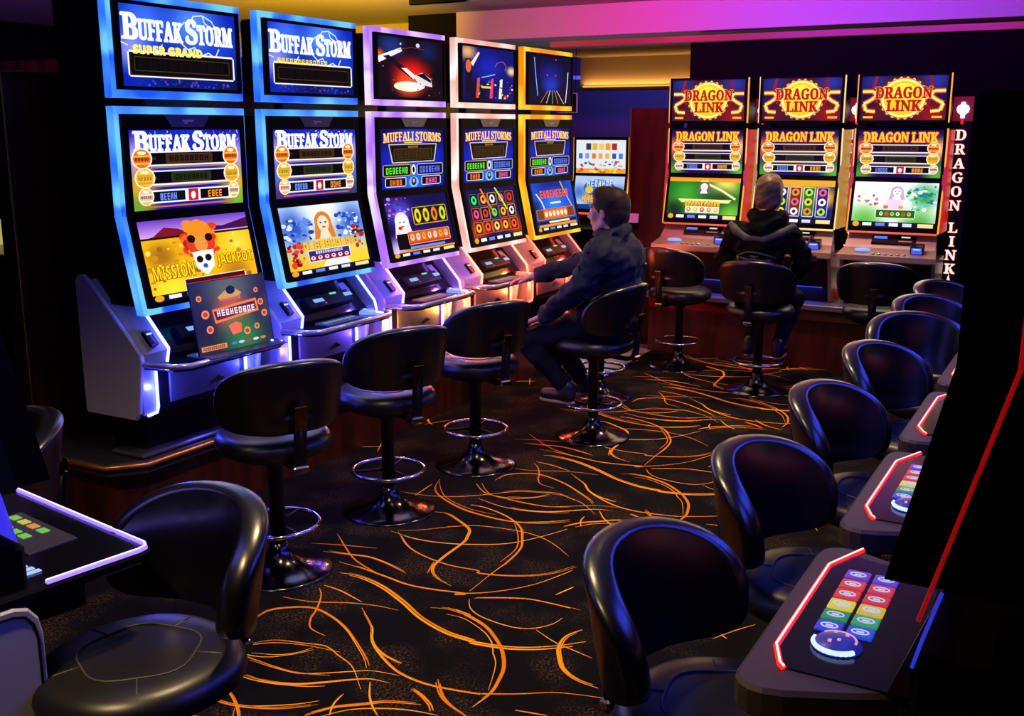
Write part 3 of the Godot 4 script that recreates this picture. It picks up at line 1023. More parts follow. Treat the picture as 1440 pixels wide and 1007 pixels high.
func art_promo() -> Image:
	var c := Canvas.new(self, 384, 324)
	c.clouds(hx("1e1c14"), [[0.5, 0.1, 0.5, hx("56604a")], [0.5, 0.5, 0.35, hx("e0560c")], [0.6, 0.85, 0.45, hx("237a20")], [0.0, 0.6, 0.3, hx("140e0a")], [1.0, 0.5, 0.25, hx("3a3424")]])
	c.shape([[0.34, 0.24], [0.52, 0.10], [0.66, 0.22], [0.62, 0.26], [0.36, 0.28]], hx("c89a3c"))
	c.ell(0.52, 0.16, 0.06, 0.06, hx("0c0c08"))
	c.scrawl(8, 0.36, 0.25, 0.28, 0.05, hx("e8701c"))
	c.shape([[0.24, 0.40], [0.84, 0.33], [0.86, 0.52], [0.26, 0.60]], hx("f07818"))
	c.shape([[0.26, 0.43], [0.82, 0.37], [0.83, 0.49], [0.28, 0.56]], hx("4a0e04"))
	c.scrawl(9, 0.29, 0.42, 0.52, 0.09, hx("a0200c"))
	c.scrawl(9, 0.29 + 0.006, 0.42, 0.52, 0.09, hx("f4e8e0"))
	for p in [[0.10, 0.22, 0.035], [0.15, 0.45, 0.05], [0.18, 0.67, 0.045], [0.86, 0.22, 0.03], [0.90, 0.40, 0.04], [0.93, 0.57, 0.04], [0.66, 0.78, 0.045], [0.80, 0.74, 0.035]]:
		c.ell(p[0], p[1], p[2], p[2] * 1.25, hx("ff8a2c"))
		c.ell(p[0], p[1], p[2] * 0.6, p[2] * 0.7, hx("a83a0c"))
	c.shape([[0.42, 0.66], [0.52, 0.62], [0.60, 0.66], [0.58, 0.78], [0.46, 0.80]], hx("f06830"))
	c.rect(0.03, 0.89, 0.33, 0.07, hx("e88a24"))
	c.scrawl(11, 0.05, 0.905, 0.29, 0.04, hx("20140c"))
	for k in 5:
		c.ell(0.46 + 0.1 * k, 0.92, 0.04, 0.02, hx(["4a70d8", "c8c8d8", "b82a28", "d8d8e0", "c87a28"][k]))
	return c.im

# ---------------------------------------------------------------- the room
func build_shell() -> void:
	var st := mk()
	box(st, Vector3(-4.3, 2.85, -5.6), Vector3(10.7, 0.2, 14.8))
	structure("ceiling", st, mat("paint_ceiling"))
	st = mk()
	box(st, Vector3(-9.6, 1.375, -5.6), Vector3(0.2, 2.75, 14.8))
	structure("wall_left", st, mat("dark_wall"))
	st = mk()
	box(st, Vector3(0.95, 1.375, -5.6), Vector3(0.2, 2.75, 14.8))
	structure("wall_right", st, mat("dark_wall"))
	st = mk()
	box(st, Vector3(-4.3, 1.375, 1.7), Vector3(10.7, 2.75, 0.2))
	structure("wall_front", st, mat("dark_wall"))
	st = mk()
	box(st, Vector3(-4.3, 1.375, -12.7), Vector3(10.7, 2.75, 0.2))
	structure("wall_back", st, mat("paint_blue_wall"))
	# cross wall beyond the left row, dark panelling below, plaster above
	st = mk()
	box(st, Vector3(-7.55, 2.62, -9.1), Vector3(3.9, 0.26, 0.2))
	structure("trim_1", st, mat("paint_beige"))
	st = mk()
	box(st, Vector3(-7.55, 1.245, -9.06), Vector3(3.9, 2.49, 0.22))
	structure("wall_cross", st, mat("dark_wall"))
	# ceiling beam, the lower ceiling behind it and its bulkhead
	st = mk()
	box(st, Vector3(-2.2, 2.63, -8.55), Vector3(6.1, 0.26, 0.3), 0.004)
	structure("trim_2", st, mat("paint_ceiling"))
	st = mk()
	box(st, Vector3(-2.2, 2.56, -9.85), Vector3(6.1, 0.12, 2.3))
	structure("ceiling_lower", st, mat("paint_beige"))
	st = mk()
	box(st, Vector3(-2.2, 2.43, -11.1), Vector3(6.1, 0.52, 0.2))
	box(st, Vector3(-2.2, 2.16, -11.03), Vector3(6.1, 0.03, 0.22), 0.003)
	structure("trim_3", st, mat("paint_beige"))
	# black wall behind the far row and two black columns
	st = mk()
	box(st, Vector3(-1.1, 1.205, -8.55), Vector3(3.9, 2.41, 0.2))
	structure("wall_far", st, mat("dark_wall"))
	st = mk()
	box(st, Vector3(-5.5, 1.375, -8.6), Vector3(0.56, 2.75, 0.36))
	structure("trim_4", st, mat("black_matte"))
	st = mk()
	box(st, Vector3(-3.92, 1.375, -3.3), Vector3(0.08, 2.75, 0.34))
	structure("trim_5", st, mat("black_matte"))
	# light lines: red under the beam, amber on the bulkhead lip, blue behind the bulkhead
	var t := thing("light_strip", "red light strip in the gap under the ceiling beam", "light strip", Vector3(-1.8, 2.44, -8.40))
	st = mk()
	box(st, Vector3.ZERO, Vector3(5.0, 0.05, 0.012), 0.003)
	part(t, "strip_lamp", st, glow("red_cove", 0.9, 0.02, 0.03, 0.28))
	area(t, Vector3(0, 0, 0.012), Vector2(5.0, 0.04), Vector3(1, 0.03, 0.08), 0.25, Vector3(0, 180, 0))
	t = thing("light_strip", "amber light strip lying on the bulkhead ledge", "light strip", Vector3(-4.0, 2.185, -10.97))
	st = mk()
	box(st, Vector3.ZERO, Vector3(2.4, 0.015, 0.03), 0.003)
	part(t, "strip_lamp", st, glow("amber_cove", 1.0, 0.45, 0.05, 1.2))
	area(t, Vector3(0, 0.012, 0), Vector2(2.4, 0.03), Vector3(1, 0.40, 0.07), 0.55, Vector3(90, 0, 0))
	t = thing("light_strip", "blue light strip behind the bulkhead", "light strip", Vector3(-4.5, 2.3, -11.25))
	st = mk()
	box(st, Vector3.ZERO, Vector3(2.4, 0.04, 0.02), 0.003)
	part(t, "strip_lamp", st, glow("blue_cove", 0.1, 0.1, 1.0, 1.0))
	area(t, Vector3(0, 0, -0.016), Vector2(2.4, 0.04), Vector3(0.16, 0.12, 1.0), 0.9, Vector3(0, 0, 0))
	# uplights standing on the partition that colour the far ceiling
	for u in [[-5.0, Vector3(1.0, 0.52, 0.012), 46.0, "amber", 14.0, 41.0], [-3.55, Vector3(0.35, 0.10, 1.0), 10.0, "violet", 10.0, 58.0]]:
		t = thing("uplight", "small %s uplight standing on the partition top" % u[3], "uplight", Vector3(-4.0, 1.985, u[0]))
		st = mk()
		lathe(st, [[0.0, 0.0], [0.035, 0.0], [0.035, 0.07], [0.028, 0.07], [0.028, 0.06]], 16)
		part(t, "housing", st, mat("black_metal"))
		st = mk()
		lathe(st, [[0.028, 0.062], [0.0, 0.062]], 16)
		part(t, "lamp_lens", st, glow("up_" + u[3], u[1].x, u[1].y, u[1].z, 2.0))
		var l := SpotLight3D.new()
		l.name = "uplight_beam"
		l.light_color = Color(u[1].x, u[1].y, u[1].z).linear_to_srgb()
		l.light_energy = u[2]
		l.light_size = 0.03
		l.spot_range = 30.0
		l.spot_angle = 26.0
		l.spot_angle_attenuation = 1.0
		l.spot_attenuation = 2.0
		l.shadow_enabled = true
		l.position = Vector3(0, 0.09, 0)
		l.rotation_degrees = Vector3(u[4], u[5], 0)
		t.add_child(l)

const TILE_X := 2.4
const TILE_Z := 1.78

func build_carpet_floor() -> void:
	var w := 2048
	var h := 1520
	var cv := Canvas.new(self, w, h)
	# pile: near-black wool with brown and slate flecks
	var n1 := FastNoiseLite.new()
	n1.seed = 3
	n1.frequency = 0.006
	n1.fractal_octaves = 4
	var a := n1.get_seamless_image(w / 2, h / 2)
	var n2 := FastNoiseLite.new()
	n2.seed = 5
	n2.frequency = 0.21
	n2.fractal_octaves = 2
	var b := n2.get_seamless_image(w / 2, h / 2)
	var base := Image.create(w / 2, h / 2, false, Image.FORMAT_RGB8)
	var da := a.get_data()
	var db := b.get_data()
	var ca := a.get_width() * a.get_height()
	var sa := da.size() / ca
	var sb := db.size() / ca
	for y in h / 2:
		for x in w / 2:
			var i := y * (w / 2) + x
			var u := da[i * sa] / 255.0
			var v := db[i * sb] / 255.0
			var k := clampf((v - 0.42) * 2.6, 0.0, 1.0)
			var warm := clampf((u - 0.3) * 2.2, 0.0, 1.0)
			k *= 0.35 + 1.3 * clampf((u - 0.38) * 3.2, 0.0, 1.0)
			base.set_pixel(x, y, Color(0.03 + k * (0.07 + 0.12 * warm), 0.026 + k * (0.07 + 0.07 * warm), 0.03 + k * (0.10 - 0.02 * warm)))
	base.resize(w, h, Image.INTERPOLATE_BILINEAR)
	cv.im.blit_rect(base, Rect2i(0, 0, w, h), Vector2i.ZERO)
	var oranges := [Color(0.93, 0.58, 0.10), Color(0.85, 0.48, 0.07), Color(0.97, 0.66, 0.14)]
	for cu in CARPET:
		var strands: int = cu[0]
		var pts := []
		for i in range(1, cu.size(), 2):
			pts.append(Vector2((cu[i] + 3.0) / TILE_X * w, (-cu[i + 1] - 2.2) / TILE_Z * h))
		# smooth curve through the points
		var fine := []
		for i in pts.size() - 1:
			var p0: Vector2 = pts[maxi(i - 1, 0)]
			var p3: Vector2 = pts[mini(i + 2, pts.size() - 1)]
			for s in 8:
				fine.append((pts[i] as Vector2).cubic_interpolate(pts[i + 1], p0, p3, s / 8.0))
		fine.append(pts[pts.size() - 1])
		for sd in (strands + 1 if strands > 1 else 1):
			var col: Color = oranges[rng.randi() % 3]
			var off0 := rng.randf_range(-7.0, 7.0) * (strands - 1)
			var off1 := rng.randf_range(-7.0, 7.0) * (strands - 1)
			var wide := rng.randf_range(3.2, 5.2) + (1.2 if strands == 3 else 0.0)
			var start := rng.randf_range(0.0, 0.12) if sd > 0 else 0.0
			var stop := rng.randf_range(0.88, 1.0) if sd > 0 else 1.0
			var m := fine.size()
			for i in m - 1:
				var t := float(i) / (m - 1)
				if t < start or t > stop:
					continue
				var t2 := float(i + 1) / (m - 1)
				var d: Vector2 = (fine[i + 1] - fine[i]).normalized().orthogonal()
				var e0 := lerpf(off0, off1, t)
				var e1 := lerpf(off0, off1, t2)
				var w0 := wide * (0.35 + 0.9 * pow(sin(PI * clampf((t - start) / (stop - start), 0.02, 0.98)), 0.7)) * 0.5
				var w1 := wide * (0.35 + 0.9 * pow(sin(PI * clampf((t2 - start) / (stop - start), 0.02, 0.98)), 0.7)) * 0.5
				for oy in [-1, 0, 1]:
					for ox in [-1, 0, 1]:
						var sh := Vector2(ox * w, oy * h)
						var q0: Vector2 = fine[i] + sh
						if q0.x < -60 or q0.y < -60 or q0.x > w + 60 or q0.y > h + 60:
							continue
						var q1: Vector2 = fine[i + 1] + sh
						cv.poly(PackedVector2Array([q0 + d * (e0 + w0), q1 + d * (e1 + w1), q1 + d * (e1 - w1), q0 + d * (e0 - w0)]), col)
	var m := StandardMaterial3D.new()
	m.resource_name = "swirl_carpet"
	m.albedo_texture = ImageTexture.create_from_image(cv.im)
	m.roughness = 0.95
	m.metallic_specular = 0.2
	var st := mk()
	var x0 := -9.6
	var x1 := 0.95
	var z0 := -12.7
	var z1 := 1.7
	var p := [Vector3(x0, 0, z1), Vector3(x1, 0, z1), Vector3(x1, 0, z0), Vector3(x0, 0, z0)]
	for k in [0, 2, 1, 0, 3, 2]:
		st.set_uv(Vector2((p[k].x + 3.0) / TILE_X, (-p[k].z - 2.2) / TILE_Z))
		st.add_vertex(p[k])
	st.set_uv(Vector2.ZERO)
	box(st, Vector3((x0 + x1) * 0.5, -0.11, (z0 + z1) * 0.5), Vector3(x1 - x0, 0.2, z1 - z0))
	structure("floor", st, m)
	# pale tiles of the passage beside the far row
	st = mk()
	prism(st, [[-3.42, 6.75], [-3.0, 6.75], [-3.06, 7.95], [-3.42, 7.95]], Transform3D(Basis(Vector3.RIGHT, Vector3(0, 0, -1), Vector3.UP), Vector3.ZERO), 0.0, 0.006, 0.002)
	structure("floor_tile", st, mat("pale_tile"))

func build_partitions() -> void:
	var t := thing("partition", "long dark red wooden partition with gold edge behind the left machines", "partition", Vector3(-4.06, 0, 0))
	var st := mk()
	box(st, Vector3(0, 0.985, -5.1), Vector3(0.08, 1.97, 4.4), 0.004)
	part(t, "panel", st, mat("mahogany"))
	st = mk()
	box(st, Vector3(0, 1.975, -5.1), Vector3(0.09, 0.01, 4.42), 0.002)
	box(st, Vector3(0, 0.985, -2.895), Vector3(0.09, 1.97, 0.01), 0.002)
	part(t, "edge_trim", st, mat("gold"), "thin gold edge trim")
	t = thing("partition", "narrow dark red wooden partition end with gold edge at the passage", "partition", Vector3(-3.28, 0, -8.36))
	st = mk()
	box(st, Vector3(0, 0.95, 0), Vector3(0.35, 1.9, 0.3), 0.006)
	part(t, "panel", st, mat("mahogany"))
	st = mk()
	box(st, Vector3(-0.178, 0.95, 0.13), Vector3(0.012, 1.9, 0.05), 0.002)
	part(t, "edge_trim", st, mat("gold"), "thin gold edge trim")

# ---------------------------------------------------------------- left row of machines
const KNEE := 1.40
const BOT := 1.005
const LEAN := 0.085

func bend(y: float) -> float:
	return 0.0 if y >= KNEE else (KNEE - y) / (KNEE - BOT) * LEAN

func on_bend(x: float, y: float, t: float) -> Vector3:
	return Vector3(x, y, bend(y) + t)

# the tall bent display: light frame, proud black bezel, two screens and a header plate
func bent_display(root: Node3D, halo: Material, up: Material, low: Material, proud: float, halo_w := 0.362, slim := 0.0) -> void:
	var hw := halo_w
	var sw := hw - 0.024
	var st := mk()
	var ys := [BOT, BOT + 0.040, KNEE, 1.797, 1.83]
	cells(st, [-hw, -hw + 0.045, hw - 0.045, hw], ys, [[1, 1, 1], [1, 0, 1], [1, 0, 1], [1, 1, 1]], bend, 0.0, 0.040)
	var dis := MeshInstance3D.new()
	var sb := mk()
	var px := sw - 0.026
	cells(sb, [-sw, -px, px, sw], [BOT + 0.028, 1.052, 1.376, KNEE, 1.418, 1.738, 1.80], [[1, 1, 1], [1, 0, 1], [1, 1, 1], [1, 1, 1], [1, 0, 1], [1, 1, 1]], bend, 0.0, proud)
	sb.generate_normals()
	dis.mesh = sb.commit()
	dis.mesh.surface_set_material(0, mat("bezel_black"))
	dis.name = "display_bezel"
	root.add_child(dis, true)
	var inset := 0.0 if slim < 0.01 else -0.135
	if slim > 0.0:
		for s in [-1.0, 1.0]:
			st = mk()
			tube(st, [on_bend(s * (sw + 0.004 + inset), 1.79, -0.022), on_bend(s * (sw + 0.004 + inset), KNEE, -0.018), on_bend(s * (sw + 0.004 + inset), BOT - 0.03, 0.0), on_bend(s * (sw + 0.004 + inset), BOT - 0.03 + inset, 0.0)], slim, 8)
			part(dis, "edge_light", st, halo, "glowing edge line")
	else:
		part(dis, "light_frame", st, halo, "glowing light frame")
	var d := proud - 0.006
	picture(dis, "upper_screen", on_bend(-px, 1.418, d), on_bend(px, 1.418, d), on_bend(px, 1.738, d), on_bend(-px, 1.738, d), up)
	picture(dis, "lower_screen", on_bend(-px, 1.052, d), on_bend(px, 1.052, d), on_bend(px, 1.376, d), on_bend(-px, 1.376, d), low)
	st = mk()
	prism(st, [[-0.13, 1.80], [0.13, 1.80], [0.09, 1.75], [-0.09, 1.75]], Transform3D(Basis.IDENTITY, Vector3(0, 0, 0)), proud - 0.002, proud + 0.004, 0.001)
	part(dis, "header_plate", st, mat("header_plate"))
	st = mk()
	box(st, Vector3(0.0, 1.775, proud + 0.005), Vector3(0.06, 0.008, 0.002))
	box(st, Vector3(-0.012, 1.766, proud + 0.005), Vector3(0.02, 0.006, 0.002))
	part(dis, "badge", st, mat("silver_panel"))
	# rear housing
	st = mk()
	solid8(st, [Vector3(-sw, 1.80, -0.14), Vector3(sw, 1.80, -0.14), Vector3(sw, 1.80, 0.0), Vector3(-sw, 1.80, 0.0)], [Vector3(-sw, KNEE, -0.14), Vector3(sw, KNEE, -0.14), Vector3(sw, KNEE, 0.0), Vector3(-sw, KNEE, 0.0)])
	solid8(st, [Vector3(-sw, KNEE, -0.14), Vector3(sw, KNEE, -0.14), Vector3(sw, KNEE, 0.0), Vector3(-sw, KNEE, 0.0)], [Vector3(-sw, BOT + 0.03, -0.09), Vector3(sw, BOT + 0.03, -0.09), Vector3(sw, BOT + 0.03, LEAN - 0.006), Vector3(-sw, BOT + 0.03, LEAN - 0.006)])
	part(dis, "rear_housing", st, mat("black_plastic"))

func top_display(root: Node3D, halo: Material, pic: Material, proud: float) -> void:
	var flat := func(_y: float) -> float: return 0.0
	var hw := 0.362
	var sw := 0.338
	var st := mk()
	cells(st, [-hw, -hw + 0.045, hw - 0.045, hw], [1.862, 1.905, 2.218, 2.262], [[1, 1, 1], [1, 0, 1], [1, 1, 1]], flat, 0.0, 0.040)
	var sb := mk()
	cells(sb, [-sw, -0.316, 0.316, sw], [1.893, 1.907, 2.218, 2.232], [[1, 1, 1], [1, 0, 1], [1, 1, 1]], flat, 0.0, proud)
	var b := part(root, "top_bezel", sb, mat("bezel_black"))
	part(b, "light_frame", st, halo, "glowing light frame")
	var d := proud - 0.006
	picture(b, "top_screen", Vector3(-0.316, 1.907, d), Vector3(0.316, 1.907, d), Vector3(0.316, 2.218, d), Vector3(-0.316, 2.218, d), pic)
	st = mk()
	box(st, Vector3(0, 2.06, -0.05), Vector3(0.66, 0.34, 0.1), 0.012)
	part(b, "rear_housing", st, mat("black_plastic"))
	st = mk()
	box(st, Vector3(0, 1.85, -0.05), Vector3(0.30, 0.12, 0.06), 0.008)
	part(b, "neck", st, mat("black_plastic"))

func machine_a(label: String, at: Vector3, turn: float, cf: Dictionary) -> Node3D:
	var root := thing("slot_machine", label, "slot machine", at, turn)
	var halo: Material = cf.halo
	top_display(root, halo, cf.top, 0.060)
	bent_display(root, halo, cf.up, cf.low, 0.060)
	# cabinet
	var st := mk()
	box(st, Vector3(0, 0.675, -0.105), Vector3(0.68, 0.22, 0.31), 0.01)
	box(st, Vector3(0, 0.97, -0.17), Vector3(0.66, 0.40, 0.18), 0.01)
	box(st, Vector3(0, 0.47, -0.15), Vector3(0.5, 0.2, 0.2), 0.01)
	var cab := part(root, "cabinet", st, mat("black_plastic"))
	var side := [[-0.262, 0.556], [-0.27, 0.575], [-0.272, 1.125], [-0.255, 1.148], [-0.225, 1.152], [-0.19, 1.13], [0.083, 0.842], [0.088, 0.815], [0.052, 0.585], [0.030, 0.556]]
	for s in [-1.0, 1.0]:
		st = mk()
		# polygon (z, y) pushed along x
		prism(st, side, Transform3D(Basis(Vector3(0, 0, 1), Vector3.UP, Vector3(-1, 0, 0)), Vector3(s * 0.351, 0, 0)), -0.011, 0.011, 0.004)
		part(cab, "side_panel", st, mat("silver_panel"), "brushed silver side panel")
	st = mk()
	box(st, Vector3(0.02, 0.675, 0.052), Vector3(0.42, 0.15, 0.012), 0.004)
	part(cab, "belly_panel", st, mat("grey_belly"))
	for s in [-1.0, 1.0]:
		st = mk()
		box(st, Vector3(s * 0.297, 0.675, 0.045), Vector3(0.082, 0.205, 0.014), 0.004)
		part(cab, "front_flank", st, mat("wing_silver"), "silver panel beside the belly light")
	st = mk()
	prism(st, [[-0.03, 0.0], [0.05, 0.012], [0.055, 0.022], [0.03, 0.024], [0.03, 0.034], [-0.01, 0.02], [-0.03, 0.012]], Transform3D(Basis.IDENTITY, Vector3(0.07, 0.63, 0.058)), 0.0, 0.004, 0.001)
	part(cab, "emblem", st, mat("chrome"))
	st = mk()
	box(st, Vector3(0, 0.381, -0.09), Vector3(0.64, 0.022, 0.20), 0.008)
	part(cab, "foot_plate", st, mat("foot_plate"))
	# console wings with light lines
	var con := Node3D.new()
	con.name = "console"
	root.add_child(con, true)
	for s in [-1.0, 1.0]:
		var a0 := Vector3(s * 0.34, 1.132, -0.19)
		var a1 := Vector3(s * 0.34, 0.838, 0.085)
		var b1 := Vector3(s * 0.285, 0.862, 0.165)
		var b0 := Vector3(s * 0.285, 1.155, -0.097)
		var dn := Vector3(0, -0.16, -0.02)
		st = mk()
		solid8(st, [a0, a1, b1, b0], [a0 + dn, a1 + dn * 0.3, b1 + dn * 0.4, b0 + dn])
		var wing := part(con, "wing", st, mat("wing_silver"), "silver sloping wing")
		st = mk()
		tube(st, [b0 + Vector3(0, 0.003, 0.003), b1 + Vector3(0, 0.003, 0.003), Vector3(s * 0.30, 0.812, 0.17)], 0.0065, 8)
		part(wing, "light_strip", st, cf.strip, "glowing light line")
		var mid := a0.lerp(b0, 0.5).lerp(a1.lerp(b1, 0.5), 0.86) + Vector3(0, 0.012, 0.008)
		var tilt := Basis(Vector3.RIGHT, deg_to_rad(47.0))
		st = mk()
		box(st, mid, Vector3(0.048, 0.018, 0.075), 0.004, tilt)
		var cr := part(wing, "card_reader", st, mat("black_gloss"))
		st = mk()
		box(st, mid + tilt * Vector3(0, 0.0095, -0.018), Vector3(0.026, 0.002, 0.008), 0.0, tilt)
		part(cr, "display", st, glow("tiny_white", 0.7, 0.85, 1.0, 0.9))
	# sloping button console between the wings
	st = mk()
	solid8(st, [Vector3(-0.282, 1.02, -0.06), Vector3(0.282, 1.02, -0.06), Vector3(0.282, 0.822, 0.11), Vector3(-0.282, 0.822, 0.11)], [Vector3(-0.282, 0.80, -0.12), Vector3(0.282, 0.80, -0.12), Vector3(0.282, 0.79, 0.10), Vector3(-0.282, 0.79, 0.10)])
	part(con, "slope_panel", st, mat("black_gloss"))
	var tl := Basis(Vector3.RIGHT, deg_to_rad(40.0))
	st = mk()
	box(st, Vector3(0.03, 0.893, 0.065), Vector3(0.34, 0.04, 0.075), 0.008, tl)
	var bill := part(con, "bill_acceptor", st, mat("black_plastic"))
	for q in [[-0.09, 0.004, 0.075, 0.022, "pale_blue", 0.25, 0.5, 1.0, 0.9], [0.045, -0.022, 0.05, 0.010, "mint", 0.3, 0.9, 0.6, 0.8], [0.145, 0.0, 0.06, 0.022, "pale_blue", 0.25, 0.5, 1.0, 0.9], [-0.055, 0.028, 0.012, 0.006, "red_led", 1.0, 0.1, 0.1, 0.8]]:
		st = mk()
		box(st, Vector3(0.03, 0.893, 0.065) + tl * Vector3(q[0], 0.0205, q[1]), Vector3(q[2], 0.002, q[3]), 0.0, tl)
		part(bill, "indicator_light", st, glow(q[4], q[5], q[6], q[7], q[8]))
	st = mk()
	prism(st, [[0.0, 0.0], [0.055, 0.0], [0.055, 0.06], [0.028, 0.085], [0.0, 0.06]], Transform3D(tl * Basis(Vector3.RIGHT, deg_to_rad(-90)), Vector3(0.19, 0.912, 0.04)), 0.0, 0.004, 0.001)
	part(con, "ticket_tray", st, mat("wing_silver"))
	# deck with bright lip
	var plan := [[-0.345, 0.06], [-0.315, 0.215], [-0.265, 0.262], [0.285, 0.262], [0.325, 0.215], [0.345, 0.06]]
	var f := Transform3D(Basis(Vector3(1, 0, 0), Vector3(0, 0, 1), Vector3(0, -1, 0)), Vector3(0, 0.805, 0))
	st = mk()
	prism(st, plan, f, 0.0, 0.03, 0.004)
	var deck := part(con, "deck", st, mat("black_gloss"))
	st = mk()
	var lip := []
	for q in plan:
		lip.append(Vector3(q[0] * 1.005, 0.797, q[1] + 0.002))
	tube(st, lip, 0.013, 10)
	part(deck, "lip", st, mat("lip_silver"), "polished deck lip")
	st = mk()
	box(st, Vector3(-0.02, 0.807, 0.175), Vector3(0.28, 0.005, 0.085), 0.002)
	part(deck, "touch_pad", st, cf.pad)
	st = mk()
	for k in 7:
		box(st, Vector3(-0.125 + 0.035 * k, 0.8105, 0.175), Vector3(0.02, 0.002, 0.022))
	part(deck, "pad_marks", st, glow("pad_marks", 0.45, 0.55, 0.9, 0.5))
	st = mk()
	lathe(st, [[0.045, 0.806], [0.045, 0.816], [0.036, 0.822], [0.0, 0.823]], 24, Vector3(0.215, 0, 0.175))
	part(deck, "spin_button", st, cf.button)
	st = mk()
	tube(st, [Vector3(0.275, 0.812, 0.10), Vector3(0.245, 0.812, 0.25)], 0.006, 6)
	part(deck, "light_strip", st, cf.strip)
	# light lines of the belly
	for s in [-1.0, 1.0]:
		st = mk()
		tube(st, [Vector3(s * 0.265, 0.775, 0.06), Vector3(s * 0.265, 0.60, 0.06), Vector3(s * 0.272, 0.578, 0.06), Vector3(s * 0.32, 0.572, 0.058)], 0.0065, 8)
		part(cab, "belly_light", st, cf.strip, "glowing light line")
	# the light that the screens give
	var tc: Vector3 = cf.tint
	area(root, Vector3(0, 2.062, 0.065), Vector2(0.62, 0.31), cf.get("toptint", tc), cf.get("topenergy", 0.12), Vector3(0, 180, 0))
	area(root, Vector3(0, 1.40, 0.12), Vector2(0.62, 0.66), tc, cf.get("energy", 0.32), Vector3(-6, 180, 0))
	# the light that the glowing lines give
	for s in [-1.0, 1.0]:
		for q in [[Vector3(s * 0.295, 1.065, 0.05), 0.11], [Vector3(s * 0.29, 0.93, 0.165), 0.08], [Vector3(s * 0.27, 0.68, 0.10), 0.07]]:
			var l := OmniLight3D.new()
			l.name = "line_light"
			var lt: Vector3 = cf.striptint if q[0].y > 0.8 else cf.get("bellytint", cf.striptint)
			l.light_color = Color(lt.x, lt.y, lt.z).linear_to_srgb()
			l.light_energy = q[1] * cf.get("stripenergy", 1.0)
			l.light_size = 0.012
			l.omni_range = 30.0
			l.omni_attenuation = 2.0
			l.shadow_enabled = true
			l.position = q[0]
			root.add_child(l, true)
	return root

